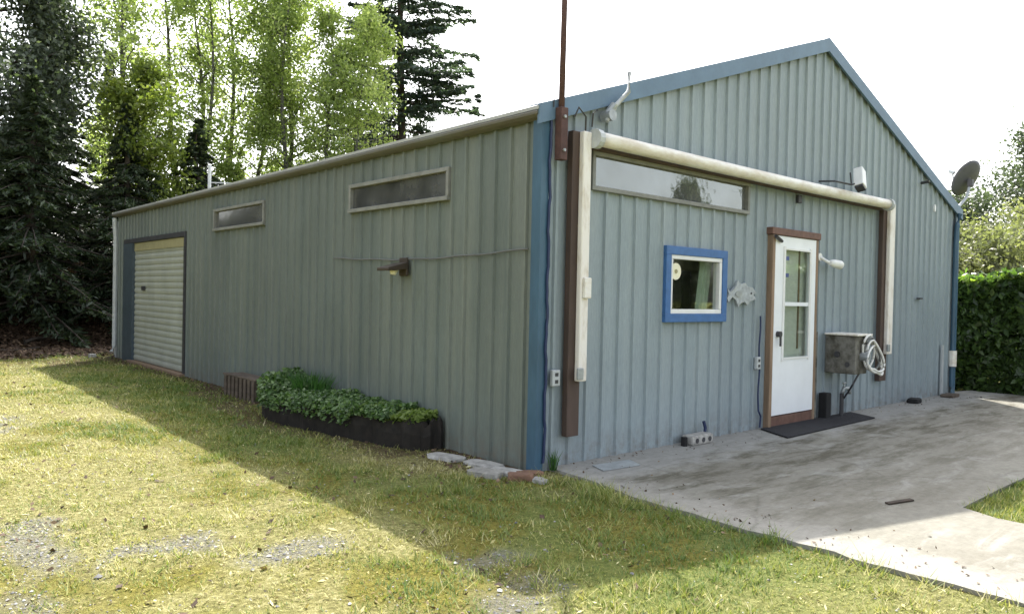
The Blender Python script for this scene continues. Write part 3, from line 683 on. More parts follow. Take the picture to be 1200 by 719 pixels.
# roof vent and dish
rv = thing('roof_vent', (.6, 8.4, 3.2), 'thin white vent pipe with side wires standing on the far roof edge', 'vent')
MB().tube([(.35, 8.75, 3.13), (.35, 8.75, 3.62)], .028, 10).build('pipe', M['ltgrey'], rv)
MB().tube([(.35, 8.75, 3.32), (.40, 7.8, 3.22)], .010, 6).build('stay_wire', M['ltgrey'], rv)
ds_ = thing('satellite_dish', (10.1, .3, 3.1), 'dark mesh satellite dish on a bent pole past the right roof corner', 'satellite dish')
import bmesh
dn = Vector((.20, .86, .48)).normalized(); dc = Vector((10.46, .10, 3.69)); da = dn.cross(Vector((0, 0, 1))).normalized(); db = da.cross(dn)
mb = MB(); rings, seg = 6, 28; v = []; f = []
for i in range(rings + 1):
    r0 = .33 * i / rings
    for s in range(seg):
        t_ = 2 * math.pi * s / seg; v.append(dc + da * r0 * math.cos(t_) + db * r0 * math.sin(t_) + dn * (r0 * r0 * .6))
for i in range(rings):
    for s in range(seg): f.append((i * seg + s, i * seg + (s + 1) % seg, (i + 1) * seg + (s + 1) % seg, (i + 1) * seg + s))
mb.add(v, f); o = mb.build('reflector', M['mesh'], ds_, smooth=True); sd = o.modifiers.new('thick', 'SOLIDIFY'); sd.thickness = .012
o = MB().tube([(W_ + .04, .10, 2.98), (10.0, .09, 3.18), (10.30, .08, 3.36), (10.42, .07, 3.60)], .025, 8).build('pole', M['galv'], ds_)
MB().box(10.36, 10.47, .02, .10, 3.55, 3.68).build('mount', M['dkmetal'], ds_, bevel=.01)
tip = dc + dn * .36
MB().tube([dc - db * .31 + dn * .06, tip], .012, 6).build('feed_arm', M['galv'], ds_)
MB().tube([tip - dn * .05, tip + dn * .05], .035, 8).build('feed_horn', M['ltgrey'], ds_)

# ------------------------------------------------------------------ leaves
def leaf_quads(c, size, aspect=.5, norm=None, jitter=1.0, along=None, rng=RNG):
    """kite-shaped leaves at centres c; returns V,F"""
    n = len(c)
    nrm = rng.normal(size=(n, 3)) * jitter
    if norm is not None: nrm = nrm + norm
    nrm /= np.linalg.norm(nrm, axis=1, keepdims=True) + 1e-9
    a = rng.normal(size=(n, 3)) if along is None else along + .35 * rng.normal(size=(n, 3))
    a -= nrm * (a * nrm).sum(1, keepdims=True); a /= np.linalg.norm(a, axis=1, keepdims=True) + 1e-9
    b = np.cross(nrm, a)
    s = (np.full(n, size) if np.isscalar(size) else size)[:, None]
    V = np.stack([c - a * s, c + b * s * aspect - a * s * .1, c + a * s, c - b * s * aspect - a * s * .1], 1).reshape(-1, 3)
    return V, np.arange(4 * n).reshape(n, 4)

class TreeGeo:
    def __init__(s): s.mb = MB(); s.c = []; s.al = []
def broadleaf(base, H, crown_r, crown_lo, nl, leaf, mat, bark, label, name, cat='tree', group=None, nlimb=26, clump=.30, seed=1, lean=(0, 0), tr=.12, stems=1, tintlo=0., asp=.55, dens_pow=.8):
    rng = np.random.default_rng(seed); bx, by = base; bz = float(gz(bx, by)) - .1
    root = thing(name, (bx, by, bz), label, cat, group)
    mb = MB(); tips = []
    for st in range(stems):
        off = rng.normal(size=2) * (.25 if stems > 1 else 0); sl = rng.normal(size=2) * (.12 * H if stems > 1 else .02 * H) * .6 + np.array(lean)
        hh = H * (1 if st == 0 else rng.uniform(.75, .98)); K = 9; path = []
        for k in range(K):
            u = k / (K - 1); path.append(np.array([bx + off[0] + sl[0] * u + .22 * math.sin(u * 7 + seed + st), by + off[1] + sl[1] * u + .12 * math.cos(u * 5 + seed), bz + hh * u]))
        mb.tube(path, [tr * (1 - .88 * k / (K - 1)) for k in range(K)], 8)
        path = np.array(path)
        for j in range(nlimb // stems):
            u = crown_lo + (1 - crown_lo) * ((j + rng.random()) / (nlimb // stems)) ** dens_pow
            p = np.array([np.interp(u, np.linspace(0, 1, K), path[:, q]) for q in range(3)])
            ph = rng.random() * 2 * math.pi; prof = math.sin(math.pi * min(1, max(.06, (u - crown_lo) / (1 - crown_lo) * .80 + .17))) ** .8
            ln = crown_r * prof * rng.uniform(.65, 1.15); up = rng.uniform(.25, .75)
            d = np.array([math.cos(ph), math.sin(ph), up]); d /= np.linalg.norm(d)
            pts = [p + d * ln * q + np.array([0, 0, .12 * ln * math.sin(q * 3)]) + rng.normal(size=3) * .04 * ln * (q > 0) for q in (0, .35, .7, 1.0)]
            r0 = tr * .42 * (1 - .7 * u)
            mb.tube(pts, [r0, r0 * .7, r0 * .42, .008], 5, cap=False)
            for q in np.linspace(.25, 1.0, 6):
                i = min(2, int(q * 3)); base_p = pts[0] + (pts[-1] - pts[0]) * q
                tw = base_p + rng.normal(size=3) * np.array([.22, .22, .16]) * ln * .8
                mb.tube([base_p, tw], [.012, .004], 4, cap=False); tips.append(tw)
    tips = np.array(tips); pw = rng.random(len(tips)) ** 2.2 + .03; ti = rng.choice(len(tips), nl, p=pw / pw.sum()); cl = tips[ti]
    wgt = rng.normal(size=(nl, 3)) * clump * np.array([1, 1, .8])
    c = cl + wgt
    V, F = leaf_quads(c, leaf * rng.uniform(.6, 1.3, nl), asp, None, 1., None, rng)
    clt = rng.random(len(tips))
    tint = np.clip(tintlo + .55 * rng.random(nl) + .45 * clt[ti], 0, 1)
    mb.build('trunk', bark, root, smooth=True)
    np_mesh('crown', V, F, mat, root, tint=tint)
    return root

def conifer(base, H, R0, lo, mat, label, name='fir_tree', group=None, seed=1, per=26, whorls=34, droop=.35, needle=.20, tr=.22, open_=.0, cat='tree', powr=.85):
    rng = np.random.default_rng(seed); bx, by = base; bz = float(gz(bx, by)) - .1
    root = thing(name, (bx, by, bz), label, cat, group)
    mb = MB(); K = 10; path = [np.array([bx + .08 * math.sin(k), by + .08 * math.cos(1.3 * k), bz + H * k / (K - 1)]) for k in range(K)]
    mb.tube(path, [tr * (1 - .93 * k / (K - 1)) for k in range(K)], 8); path = np.array(path)
    cs, al = [], []
    for j in range(whorls):
        u = lo + (1 - lo) * (j + .6 * rng.random()) / whorls
        p = np.array([np.interp(u, np.linspace(0, 1, K), path[:, q]) for q in range(3)])
        for br in range(rng.integers(4, 7)):
            if rng.random() < open_: continue
            ph = rng.random() * 2 * math.pi; ln = max(.15, R0 * (1 - (u - lo) / (1 - lo)) ** powr * rng.uniform(.6, 1.15))
            h = np.array([math.cos(ph), math.sin(ph), 0]); side = np.array([-h[1], h[0], 0]); dz = rng.uniform(-.12, .2)
            q = np.linspace(.0, 1, 6)
            pts = [p + h * ln * t_ + np.array([0, 0, ln * (dz * t_ - droop * t_ * t_ + .12 * t_ ** 3)]) for t_ in q]
            r0 = max(.008, tr * .22 * (1 - u)); mb.tube(pts, [r0 * (1 - .8 * t_) + .003 for t_ in q], 4, cap=False)
            n = int(per * (.35 + ln / R0)); tt = rng.uniform(.12, 1, n) ** .75
            lat = rng.normal(size=n) * .20 * ln * (1.15 - tt)
            c = np.stack([p[k_] + h[k_] * ln * tt + side[k_] * lat for k_ in range(3)], 1)
            c[:, 2] += ln * (dz * tt - droop * tt ** 2 + .12 * tt ** 3) - np.abs(rng.normal(size=n)) * .05 - np.abs(lat) * .25
            cs.append(c); al.append(h + side * np.sign(lat)[:, None] * .8 + np.array([0, 0, -.35]))
    c = np.concatenate(cs); a = np.concatenate(al); n = len(c)
    V, F = leaf_quads(c, needle * rng.uniform(.6, 1.25, n), .28, np.array([0, 0, 1.2]), .7, a, rng)
    mb.build('trunk', M['bark'], root, smooth=True); np_mesh('crown', V, F, mat, root, tint=rng.random(n) ** 1.3)
    return root

def dup(root, loc, rotz, sc, label, group=None):
    r = root.copy(); C.objects.link(r); z = float(gz(loc[0], loc[1])) - .1
    r.location = (loc[0], loc[1], z); r.rotation_euler = (0, 0, rotz); r.scale = (sc, sc, sc); r['label'] = label
    if group: r['group'] = group
    for ch in root.children:
        c = ch.copy(); C.objects.link(c); c.parent = r
    return r

G1 = 'dark trees on the bank behind the building'
broadleaf((-2.3, 19.4), 13.5, 2.5, .12, 24000, .07, M['leaf_grey'], M['bark'], 'tall grey-green tree at the left edge of the bank, its top out of frame', 'broadleaf_tree', group=G1, nlimb=46, clump=.34, seed=3, tr=.2)
broadleaf((-.45, 19.8), 9.0, 1.3, .1, 24000, .07, M['leaf_grey'], M['bark'], 'dense grey-green tree with a rounded top left of the dark spire', 'broadleaf_tree', group=G1, nlimb=44, clump=.30, seed=4, tr=.16)
conifer((2.75, 26.0), 8.0, 1.3, .1, M['leaf_fir'], 'dark narrow conifer whose pointed top shows against the sky', 'conifer_tree', seed=5, whorls=40, per=60, droop=.1, tr=.14, needle=.13)
broadleaf((2.05, 18.2), 6.5, 1.2, .25, 11000, .065, M['leaf_maple'], M['bark'], 'young tree with bright yellow-green leaves between dark conifers', 'maple_tree', nlimb=30, clump=.2, seed=6, tr=.08)
cf = conifer((-.9, 17.4), 6.2, 2.4, .04, M['leaf_dark'], 'bushy dark conifer with low boughs nearest the left edge', 'conifer_tree', group=G1, seed=7, whorls=40, per=130, droop=.42, needle=.11, open_=0)
dup(cf, (1.3, 17.6), 2.1, .92, 'bushy dark conifer in front of the yellow-green tree', G1)
dup(cf, (3.5, 18.6), 4.0, .84, 'bushy dark conifer just above the far end of the roof', G1)
dup(cf, (.2, 22.5), 1.0, 1.15, 'larger dark conifer deep in the shade behind the others', G1)
dup(cf, (-3.0, 21.5), 3.0, 1.35, 'tall dark conifer half outside the left edge', G1)
dup(cf, (6.2, 22.3), 5.2, .62, 'low dark conifer under the thin alders', G1)
G2 = 'alders behind the long roof'
broadleaf((3.6, 23.0), 12.6, 2.1, .12, 13000, .068, M['leaf_alder'], M['bark_grey'], 'thin open alder nearest the dark spire, sky showing through', 'alder_tree', group=G2, nlimb=56, clump=.22, seed=8, stems=2, tr=.10)
broadleaf((5.0, 22.6), 13.0, 2.1, .10, 15000, .068, M['leaf_alder'], M['bark_grey'], 'forked sparse alder with grey stems left of the leafy alders', 'alder_tree', group=G2, nlimb=60, clump=.22, seed=9, stems=3, tr=.11)
broadleaf((6.5, 22.4), 13.0, 1.9, .10, 19000, .07, M['leaf_alder'], M['bark_grey'], 'middle alder of the row, half sparse and half leafy', 'alder_tree', group=G2, nlimb=60, clump=.23, seed=10, stems=2, tr=.11)
broadleaf((7.3, 20.8), 12.4, 1.75, .08, 26000, .062, M['leaf_alder'], M['bark_grey'], 'full bright green alder left of the last alder', 'alder_tree', group=G2, nlimb=70, clump=.25, seed=12, stems=2, tr=.12)
broadleaf((8.25, 19.6), 9.3, 1.6, .02, 26000, .062, M['leaf_alder'], M['bark_grey'], 'full bright green alder beside the big fir', 'alder_tree', group=G2, nlimb=66, clump=.25, seed=13, stems=2, tr=.12)
conifer((14.0, 23.9), 21.0, 4.4, .16, M['leaf_fir'], 'tall dark fir with a bare lower trunk against the white sky', 'fir_tree', seed=14, whorls=64, per=230, droop=.22, needle=.17, tr=.26, open_=.18, powr=.6)
broadleaf((15.4, 24.5), 7.0, 1.6, .2, 5000, .065, M['leaf_grey'], M['bark'], 'low sparse tree peeping over the roof right of the fir', 'small_tree', nlimb=22, clump=.25, seed=15, tr=.08)
conifer((18.0, 23.6), 9.0, 1.7, .1, M['leaf_fir'], 'small dark conifer tip just clearing the roof edge', 'conifer_tree', seed=16, whorls=26, per=50, droop=.05, tr=.1, open_=.15, needle=.15)

# right-hand side
G3 = 'trees beyond the hedge'
broadleaf((16.6, 1.6), 3.6, 1.5, .03, 15000, .055, M['leaf_shrub'], M['bark_grey'], 'dry grey-brown shrub directly behind the hedge', 'shrub', 'shrub', G3, nlimb=50, clump=.22, seed=20, stems=4, tr=.05)
broadleaf((18.2, 3.2), 4.2, 1.7, .03, 16000, .06, M['leaf_shrub'], M['bark_grey'], 'dry grey-brown shrub just right of the building corner', 'shrub', 'shrub', G3, nlimb=50, clump=.25, seed=21, stems=4, tr=.05)
broadleaf((19.0, 1.7), 4.3, 1.6, .03, 15000, .06, M['leaf_shrub'], M['bark_grey'], 'taller olive shrub behind the first, beside the drooping conifer', 'shrub', 'shrub', G3, nlimb=50, clump=.25, seed=25, stems=4, tr=.05)
broadleaf((22.5, 4.3), 4.9, 1.8, .05, 15000, .06, M['leaf_grey'], M['bark'], 'thin grey-green tree behind the satellite dish', 'broadleaf_tree', 'tree', G3, nlimb=40, clump=.28, seed=22, tr=.1)
broadleaf((24.5, 2.6), 7.0, 2.0, .05, 16000, .065, M['leaf_grey'], M['bark'], 'taller grey-green tree reaching the right edge of the picture', 'broadleaf_tree', 'tree', G3, nlimb=44, clump=.3, seed=23, tr=.12)
conifer((19.9, 1.35), 5.2, 1.5, .05, M['leaf_fir'], 'green conifer with drooping boughs at the right edge above the hedge', 'conifer_tree', group=G3, seed=24, whorls=34, per=80, droop=.25, needle=.12)
# hedge
hg = thing('hedge', (10.9, -1.6, 0), 'clipped glossy dark green hedge beside the concrete at the right edge', 'hedge')
n = 42000; rng = np.random.default_rng(30)
hy = rng.uniform(-4.6, 1.7, n); hz_ = rng.random(n); side = rng.random(n)
topz = 1.95 - .05 * hy + .28 * (vnoise(hy, hy * 0 + 3, 1.3, 3, 7) - .5)
depth = np.abs(rng.normal(size=n)) * .14
face = 10.25 + .22 * (vnoise(hy, hz_ * 2, 1.6, 3, 9) - .5)
back = 11.9
hx = np.where(side < .62, face + depth, np.where(side < .9, rng.uniform(10.25, back, n), back - depth))
hh = np.where((side >= .62) & (side < .9), topz - depth, topz * hz_)
hh = np.where(side < .62, np.minimum(hh, topz - .3 * np.clip(10.5 - hx, 0, .3)), hh)
hh = hh + .06 * rng.normal(size=n); hh = np.maximum(hh, .03)
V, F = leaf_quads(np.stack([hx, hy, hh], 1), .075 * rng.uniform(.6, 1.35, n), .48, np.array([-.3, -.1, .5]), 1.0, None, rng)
np_mesh('foliage', V, F, M['leaf_hedge'], hg, tint=np.clip(rng.random(n) * .72 + .5 * sstep(-.22, .0, hh - topz) * rng.random(n), 0, 1))  # leaves near the top tinted paler: sunlit top put into the colour
mb = MB()
for q in range(40):
    y_ = -4.5 + 6.1 * q / 39; x_ = 10.7 + .7 * random.random()
    mb.tube([(x_, y_, -.05), (x_ + random.uniform(-.2, .2), y_ + random.uniform(-.2, .2), .9), (x_ + random.uniform(-.4, .4), y_ + random.uniform(-.3, .3), 1.8)], [.035, .025, .008], 5)
mb.build('stems', M['bark'], hg)
# off-frame neighbours: some show in the window glass, some only shade the side wall
tr_ = [o for o in C.objects if o.name.startswith('broadleaf_tree')]
dup(tr_[1], (19.0, -9.2), 1.2, .80, 'grey-green tree across the yard, seen only mirrored in the long strip window', 'trees mirrored in the glass')
dup(tr_[1], (19.5, -12.4), .4, .66, 'smaller tree across the yard, seen only mirrored in the long strip window', 'trees mirrored in the glass')
dup(cf, (21.5, -11.2), 1.9, .75, 'low dark conifer across the yard, seen only mirrored in the long strip window', 'trees mirrored in the glass')
dup(tr_[1], (23.0, -10.0), 2.9, .72, 'farthest grey-green tree across the yard, seen only mirrored in the long strip window', 'trees mirrored in the glass')
GL = 'unseen trees left of the view, mirrored in the side windows and shading the wall'  # out-of-view trees; the nearer ones added to cut skylight on the side wall
for x_, y_, rz_, sc_2, src, lab in ((-5.6, 18.5, .9, 1.3, cf, 'dark conifer just past the left edge of the view'), (-7.6, 15.0, 2.0, 1.75, cf, 'big unseen dark conifer added behind the lawn to shade the side wall'),
                                    (-12.0, 15.0, 3.0, 1.5, cf, 'dark conifer farthest along the left boundary'), (-7.0, 21.0, 2.2, 1.1, tr_[1], 'grey-green tree on the left boundary behind the conifers'),
                                    (-10.0, 11.0, 4.0, 1.6, cf, 'unseen dark conifer added beside the lawn to shade the side wall'), (-11.5, 19.5, 5.0, 1.2, tr_[1], 'grey-green tree in the far left corner of the yard')):
    dup(src, (x_, y_), rz_, sc_2, lab, GL)

# ------------------------------------------------------------------ planter
pl = thing('planter', (-.35, 3.2, 0), 'low half-oval raised bed edged in black rubber against the side wall', 'planter')
outer = [(-.045, 1.27), (-.22, 1.30), (-.36, 1.50), (-.44, 2.05), (-.54, 2.6), (-.65, 3.2), (-.69, 3.65), (-.62, 4.05), (-.40, 4.35), (-.05, 4.45)]
def cr(P, n=5):
    P = [Vector((*p, 0)) for p in P]; out = []
    for i in range(len(P) - 1):
        a, b, c, d = P[max(i - 1, 0)], P[i], P[i + 1], P[min(i + 2, len(P) - 1)]
        for k in range(n):
            t_ = k / n; out.append(.5 * ((2 * b) + (c - a) * t_ + (2 * a - 5 * b + 4 * c - d) * t_ ** 2 + (3 * b - a - 3 * c + d) * t_ ** 3))
    return out + [P[-1]]
oc = cr(outer)
mb = MB(); n = len(oc); v = []
for i, p in enumerate(oc):
    hgt = .24 + .03 * math.sin(i * .9) + .03 * math.sin(i * 2.3) - .05 * (i > 24); nrm = Vector((-1, -.15, 0)) if i < n - 8 else Vector((-.4, 1, 0))
    if i < 5: nrm = Vector((-.5, -1, 0))
    nrm.normalize(); bul = .022 * math.sin(i * 1.7) + .015 * math.sin(i * 3.1)
    v += [p + nrm * (.02 + bul) + Vector((0, 0, -.08)), p + nrm * (.03 + bul) + Vector((0, 0, hgt * .5)), p + nrm * .01 + Vector((0, 0, hgt)), p - nrm * .05 + Vector((0, 0, hgt)), p - nrm * .05 + Vector((0, 0, -.08))]
f = []
for i in range(n - 1):
    for k_ in range(4): f.append((i * 5 + k_, (i + 1) * 5 + k_, (i + 1) * 5 + k_ + 1, i * 5 + k_ + 1))
f += [(0, 1, 2, 3, 4), tuple((n - 1) * 5 + k_ for k_ in range(5))[::-1]]
mb.add(v, f); mb.build('edging', M['edging'], pl)
mb = MB(); mb.prism([(p.x * .95 - .01, p.y, .19) for p in oc], (0, 0, -.2)); mb.build('soil', M['soil'], pl)
# plants in it
rng = np.random.default_rng(40)
def inside(y): return np.interp(y, [p.y for p in oc], [p.x for p in oc])
def bed(name, n, y0, y1, h0, h1, size, mat, label, cat, kind=None, over=.03, seed=0, stalk=True):
    rng = np.random.default_rng(seed); y = rng.uniform(y0, y1, n); xo = inside(y); u = rng.random(n)
    x = -.04 + (xo - over + .04) * u
    mound = h0 + (h1 - h0) * vnoise(x, y, 2.6, 3, seed) * np.clip(1.2 - .55 * u ** 4, 0, 1)
    z = .18 + mound * rng.uniform(.45, 1, n) - .16 * np.clip((u - .86) / .14, 0, 1) * rng.random(n) * (y > 2.2)
    V, F = leaf_quads(np.stack([x, y, z], 1), size * rng.uniform(.6, 1.3, n), .62, np.array([-.2, -.1, 1.0]), .75, None, rng)
    o = np_mesh(name, V, F, mat, loc=(float(x.mean()), float(y.mean()), .19), tint=rng.random(n)); return tag(o, label, cat, None, kind)
bed('ground_cover', 9000, 1.65, 4.1, .08, .25, .027, M['leaf_bed'], 'low leafy green ground cover filling the raised bed', 'plants', 'stuff', .10, 41)
bed('edging_plant', 1900, 1.34, 2.25, .05, .20, .035, M['leaf_lime'], 'yellow-green edging plant at the near end of the raised bed', 'plant', None, .02, 42)
def blades(name, cx, cy, rx, ry, n, h, wdt, mat, label, cat, z0=.18, seed=0, spread=.45):
    rng = np.random.default_rng(seed); a = rng.random(n) * 6.283; r = np.sqrt(rng.random(n))
    x = cx + rx * r * np.cos(a); y = cy + ry * r * np.sin(a); hh = h * rng.uniform(.55, 1.1, n)
    d = np.stack([np.cos(a) * r, np.sin(a) * r, np.zeros(n)], 1) * spread + rng.normal(size=(n, 3)) * np.array([.15, .15, 0])
    w_ = np.stack([-np.sin(a * 3), np.cos(a * 3), np.zeros(n)], 1) * wdt
    p0 = np.stack([x, y, np.full(n, z0)], 1); p1 = p0 + d * hh[:, None] * .35 + np.array([0, 0, 1]) * hh[:, None] * .6; p2 = p0 + d * hh[:, None] + np.array([0, 0, 1]) * hh[:, None]
    V = np.stack([p0 - w_, p0 + w_, p1 - w_ * .8, p1 + w_ * .8, p2], 1).reshape(-1, 3); b0 = np.arange(n) * 5
    F = np.concatenate([np.stack([b0, b0 + 1, b0 + 3], 1), np.stack([b0, b0 + 3, b0 + 2], 1), np.stack([b0 + 2, b0 + 3, b0 + 4], 1)])
    tn = rng.random(n); o = np_mesh(name, V, F, mat, loc=(cx, cy, z0), tint=np.concatenate([tn] * 3)); return tag(o, label, cat)
blades('iris_clump', -.26, 3.75, .20, .40, 420, .33, .008, M['leaf_iris'], 'tall dark green blade-leaved clump at the far end of the raised bed', 'plant', seed=43)
bed('fern', 2600, 3.6, 4.40, .10, .40, .032, M['leaf_bed'], 'bushy bright green plant spilling over the far end of the raised bed', 'plant', None, .10, 44)
blades('weed', .11, -.11, .03, .03, 40, .18, .004, M['leaf_iris'], 'small dark weed growing at the foot of the blue corner', 'weed', z0=0, seed=45, spread=.25)
blades('weed', -2.03, -2.16, .02, .02, 10, .03, .003, M['leaf_iris'], 'tiny green weed in the gravel near the bottom of the picture', 'weed', z0=-.05, seed=46)
# low slatted timber stand
st = thing('timber_crate', (-.15, 5.6, 0), 'low weathered slatted timber crate against the wall beyond the raised bed', 'crate')
for x in (-.11, -.20, -.29): MB().box(x - .04, x + .04, 5.06 + .1 * (x > -.15), 6.20 - .5 * (x + .3), .26, .285).build('top_slat', M['timber'], st, bevel=.004)
for i in range(8): MB().box(-.335, -.315, 5.09 + i * .137, 5.17 + i * .137, -.03, .257).build('slat', M['timber'], st, bevel=.003)
for y in (5.12, 6.10): MB().box(-.31, -.06, y - .03, y + .03, -.03, .255).build('leg', M['timber'], st)

# ------------------------------------------------------------------ grass, gravel, litter
def ground_points(n, x0, x1, y0, y1, rng, bias=None):
    x = rng.uniform(x0, x1, n); y = rng.uniform(y0, y1, n)
    ok = ~((x > -.06) & (y > -.1) & (y < 13.3) & (x < 9.7))
    wv = .05 * vnoise(x, y, 4.0, 3, 41)
    ok &= ~((x > -.03 + wv + .2 * np.clip(y + 1.3, 0, 1)) & (x < 10.7) & (y > -2.70) & (y < .1)) & ~((x > -.03 + wv) & (x < 1.62) & (y < -2.6))
    d = np.hypot(x - CAM[0], y - CAM[1]); ok &= rng.random(n) < np.clip((7.5 / d) ** 1.3, 0, 1)
    ok &= ~((x > inside(np.clip(y, 1.27, 4.45)) - .03) & (y > 1.25) & (y < 4.48))
    return x[ok], y[ok]
rng = np.random.default_rng(50)
x, y = ground_points(1150000, -6.0, 3.6, -5.0, 15.5, rng)
fx = (x - CAM[0]) * _r.x + (y - CAM[1]) * _r.y; fd = (x - CAM[0]) * _f.x + (y - CAM[1]) * _f.y
near = (fd > 2.6) & (np.abs(fx) < .85 * fd + .5); x, y = x[near], y[near]
gr, lit, dirt, green, moss, n2 = gmasks(x, y)
keep = rng.random(len(x)) < np.clip((.20 + .8 * sstep(.25, .6, n2) * (.55 + .45 * green) * (.35 + .65 * sstep(.32, .55, vnoise(x, y, 8.0, 2, 35)))) * (1 - .86 * gr) * (1 - .85 * lit) * (1 - .85 * dirt) * (1 - .3 * moss), 0, 1)
x, y, green, moss, n2 = x[keep], y[keep], green[keep], moss[keep], n2[keep]; n = len(x)
patch = vnoise(x, y, 1.1, 4, 21); clump = .6 * vnoise(x, y, 7.0, 2, 33) + .4 * vnoise(x, y, 19.0, 2, 34)
tn = np.clip(.50 - .40 * green + .90 * (patch - .5) - .16 * moss + .55 * (clump - .5) + .24 * rng.normal(size=n) + .30 * (rng.random(n) < .07), 0, 1)
hgt = (.012 + .012 * green + .012 * rng.random(n)) * (.45 + 1.5 * sstep(.35, .72, clump)) * rng.uniform(.5, 1.35, n) * (1 + 1.0 * np.exp(-((x + .12) / .15) ** 2) * (y < 0))
a = rng.random(n) * 6.283; ln = rng.uniform(.4, 1.6, n); wd = .0026 + .0016 * rng.random(n)
d = np.hypot(x - CAM[0], y - CAM[1]); wd = wd * np.clip(d / 6.0, 1, 2.2)
p0 = np.stack([x, y, gz(x, y) - .002], 1); dr = np.stack([np.cos(a), np.sin(a), np.zeros(n)], 1); sd_ = np.stack([-np.sin(a), np.cos(a), np.zeros(n)], 1) * wd[:, None]
tip = p0 + dr * (hgt * ln)[:, None] + np.array([0, 0, 1]) * hgt[:, None]
V = np.stack([p0 - sd_, p0 + sd_, tip], 1).reshape(-1, 3)
o = np_mesh('grass', V, np.arange(3 * n).reshape(n, 3), M['grass'], tint=tn); tag(o, 'short patchy yellow-green grass with dry clippings on the lawn', 'grass', None, 'stuff')
print('grass blades', n)
# grass strip right of the walk
x = rng.uniform(1.7, 9, 26000); y = rng.uniform(-6, -2.78, 26000); n = len(x); hgt = .05 * rng.uniform(.4, 1.2, n); a = rng.random(n) * 6.283
p0 = np.stack([x, y, gz(x, y)], 1); dr = np.stack([np.cos(a), np.sin(a), np.zeros(n)], 1); sd_ = np.stack([-np.sin(a), np.cos(a), np.zeros(n)], 1) * .005
V = np.stack([p0 - sd_, p0 + sd_, p0 + dr * hgt[:, None] * .6 + np.array([0, 0, 1]) * hgt[:, None]], 1).reshape(-1, 3)
o = np_mesh('grass', V, np.arange(3 * n).reshape(n, 3), M['grass'], tint=np.clip(.38 + .2 * rng.normal(size=n), 0, 1)); tag(o, 'longer green grass beyond the concrete walk', 'grass', None, 'stuff')
# dry clippings and dead leaves lying on the lawn
rng2 = np.random.default_rng(77); x, y = ground_points(420000, -6, .3, -5, 13, rng2)
gr, lit, dirt, green, moss, n2 = gmasks(x, y); c1 = vnoise(x, y, 5.0, 3, 61)
k_ = rng2.random(len(x)) < .20 * np.clip(.25 + 1.1 * sstep(.35, .65, c1) - .5 * green, .05, 1); x, y, moss = x[k_], y[k_], moss[k_]; n = len(x)
V, F = leaf_quads(np.stack([x, y, gz(x, y) + .004 + .010 * rng2.random(n)], 1), .009 * rng2.lognormal(0, .45, n), .30, np.array([0, 0, 2.2]), .9, None, rng2)
M['clip'] = leaf_mat('dry_clippings', [(0, lin(.055, .035, .018)), (.25, lin(.19, .14, .06)), (.5, lin(.40, .35, .13)), (.8, lin(.53, .48, .22)), (1, lin(.66, .62, .38))], .2, .8, tcol=(1.2, 1.2, .9, 1))
o = np_mesh('clippings', V, F, M['clip'], tint=np.clip(rng2.random(n) - .25 * moss, 0, 1)); tag(o, 'dry pale grass clippings and dead leaf bits strewn over the lawn', 'clippings', None, 'stuff')
# gravel: small stones as one stuff object
x, y = ground_points(260000, -6, .2, -5, 8, rng); gr, lit, dirt, *_ = gmasks(x, y)
k_ = rng.random(len(x)) < np.clip(gr * .75 + .012, 0, 1); x, y = x[k_], y[k_]; n = len(x)
s = .0046 * rng.lognormal(0, .45, n); z = gz(x, y) + s * .3
oc_ = np.array([(1, 0, 0), (0, 1, 0), (-1, 0, 0), (0, -1, 0), (0, 0, .7), (0, 0, -.7)]); of = np.array([(0, 1, 4), (1, 2, 4), (2, 3, 4), (3, 0, 4)])
rot = rng.random(n) * 6.283; cs_, sn_ = np.cos(rot), np.sin(rot); st_ = rng.uniform(.7, 1.4, n)
V = np.stack([x[:, None] + s[:, None] * (oc_[None, :, 0] * cs_[:, None] * st_[:, None] - oc_[None, :, 1] * sn_[:, None]), y[:, None] + s[:, None] * (oc_[None, :, 0] * sn_[:, None] * st_[:, None] + oc_[None, :, 1] * cs_[:, None]), z[:, None] + s[:, None] * oc_[None, :, 2]], 2).reshape(-1, 3)
F = (np.arange(n)[:, None, None] * 6 + of[None]).reshape(-1, 3)
o = np_mesh('gravel', V, F, M['gravel'], tint=np.repeat(rng.random(n), 4)); tag(o, 'loose grey gravel in bare patches of the lawn', 'gravel', None, 'stuff')
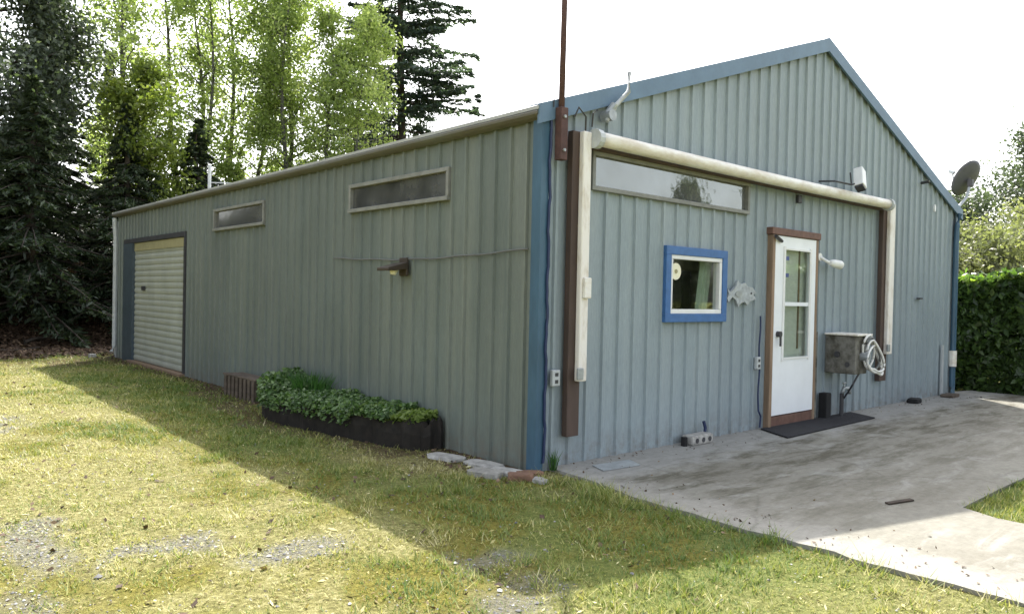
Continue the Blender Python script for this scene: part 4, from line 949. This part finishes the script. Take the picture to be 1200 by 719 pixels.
# fallen leaves on the bank and along the wall foot
x = rng.uniform(-7, 4, 30000); y = rng.uniform(13.2, 21, 30000); k_ = rng.random(30000) < sstep(-1.5, 1.0, y - 14.6) + .04
x, y = x[k_], y[k_]; x2 = rng.uniform(-.5, -.05, 700); y2 = rng.uniform(-.2, 13.1, 700); x3 = rng.uniform(-6, 0, 900); y3 = rng.uniform(-2, 13, 900)
x4 = np.concatenate([np.abs(rng.normal(size=160)) * .35, rng.uniform(.2, 9.5, 200)]); y4 = np.concatenate([rng.uniform(-4.5, -.3, 160), -.04 - np.abs(rng.normal(size=200)) * .25])
x = np.concatenate([x, x2, x3, x4]); y = np.concatenate([y, y2, y3, y4]); n = len(x)
V, F = leaf_quads(np.stack([x, y, np.where((x > 0) & (y < 0), .006, gz(x, y) + .012) + .03 * rng.random(n) * (y > 14)], 1), np.where(y > 13, .055, np.where((x > 0) & (y < 0), .012, .022)) * rng.uniform(.5, 1.4, n), .6, np.array([0, -.2, 1.4]), .6, None, rng)
o = np_mesh('fallen_leaves', V, F, M['litter'], tint=rng.random(n) ** 1.5); tag(o, 'brown fallen leaves covering the shaded bank', 'fallen leaves', None, 'stuff')
for i, (x_, y_, l_, a_, lab) in enumerate(((-2.6, 15.4, 1.6, .1, 'fallen dead branch at the foot of the bank near the left edge'), (-1.2, 16.2, 1.2, .5, 'short dead branch lying higher on the leafy bank'))):
    z_ = float(gz(x_, y_)) + .05
    o = MB().tube([(x_ + l_ * q * math.cos(a_), y_ + l_ * q * math.sin(a_), float(gz(x_ + l_ * q * math.cos(a_), y_ + l_ * q * math.sin(a_))) + .05 + .03 * math.sin(q * 7)) for q in np.linspace(0, 1, 8)], [.05 - .035 * q for q in np.linspace(0, 1, 8)], 6).build('dead_branch', M['bark'], loc=(x_, y_, z_)); tag(o, lab, 'branch')
rock('stone', (-.45, 13.2, 0), (.07, .07, .06), M['paver'], 'pale round stone at the far corner of the building', 'stone', 0, None, 12)
rock('stone', (-2.0, 15.2, .15), (.14, .1, .09), M['stone'], 'grey stone at the foot of the shaded bank', 'stone', .5, None, 13)
o = MB().prism([(1.35, -2.33, .002), (1.62, -2.40, .002), (1.60, -2.44, .002), (1.33, -2.37, .002)], (0, 0, .01)).build('twig', M['soil'], loc=(1.45, -2.4, 0)); tag(o, 'small brown twig lying on the concrete near the grass corner', 'twig')
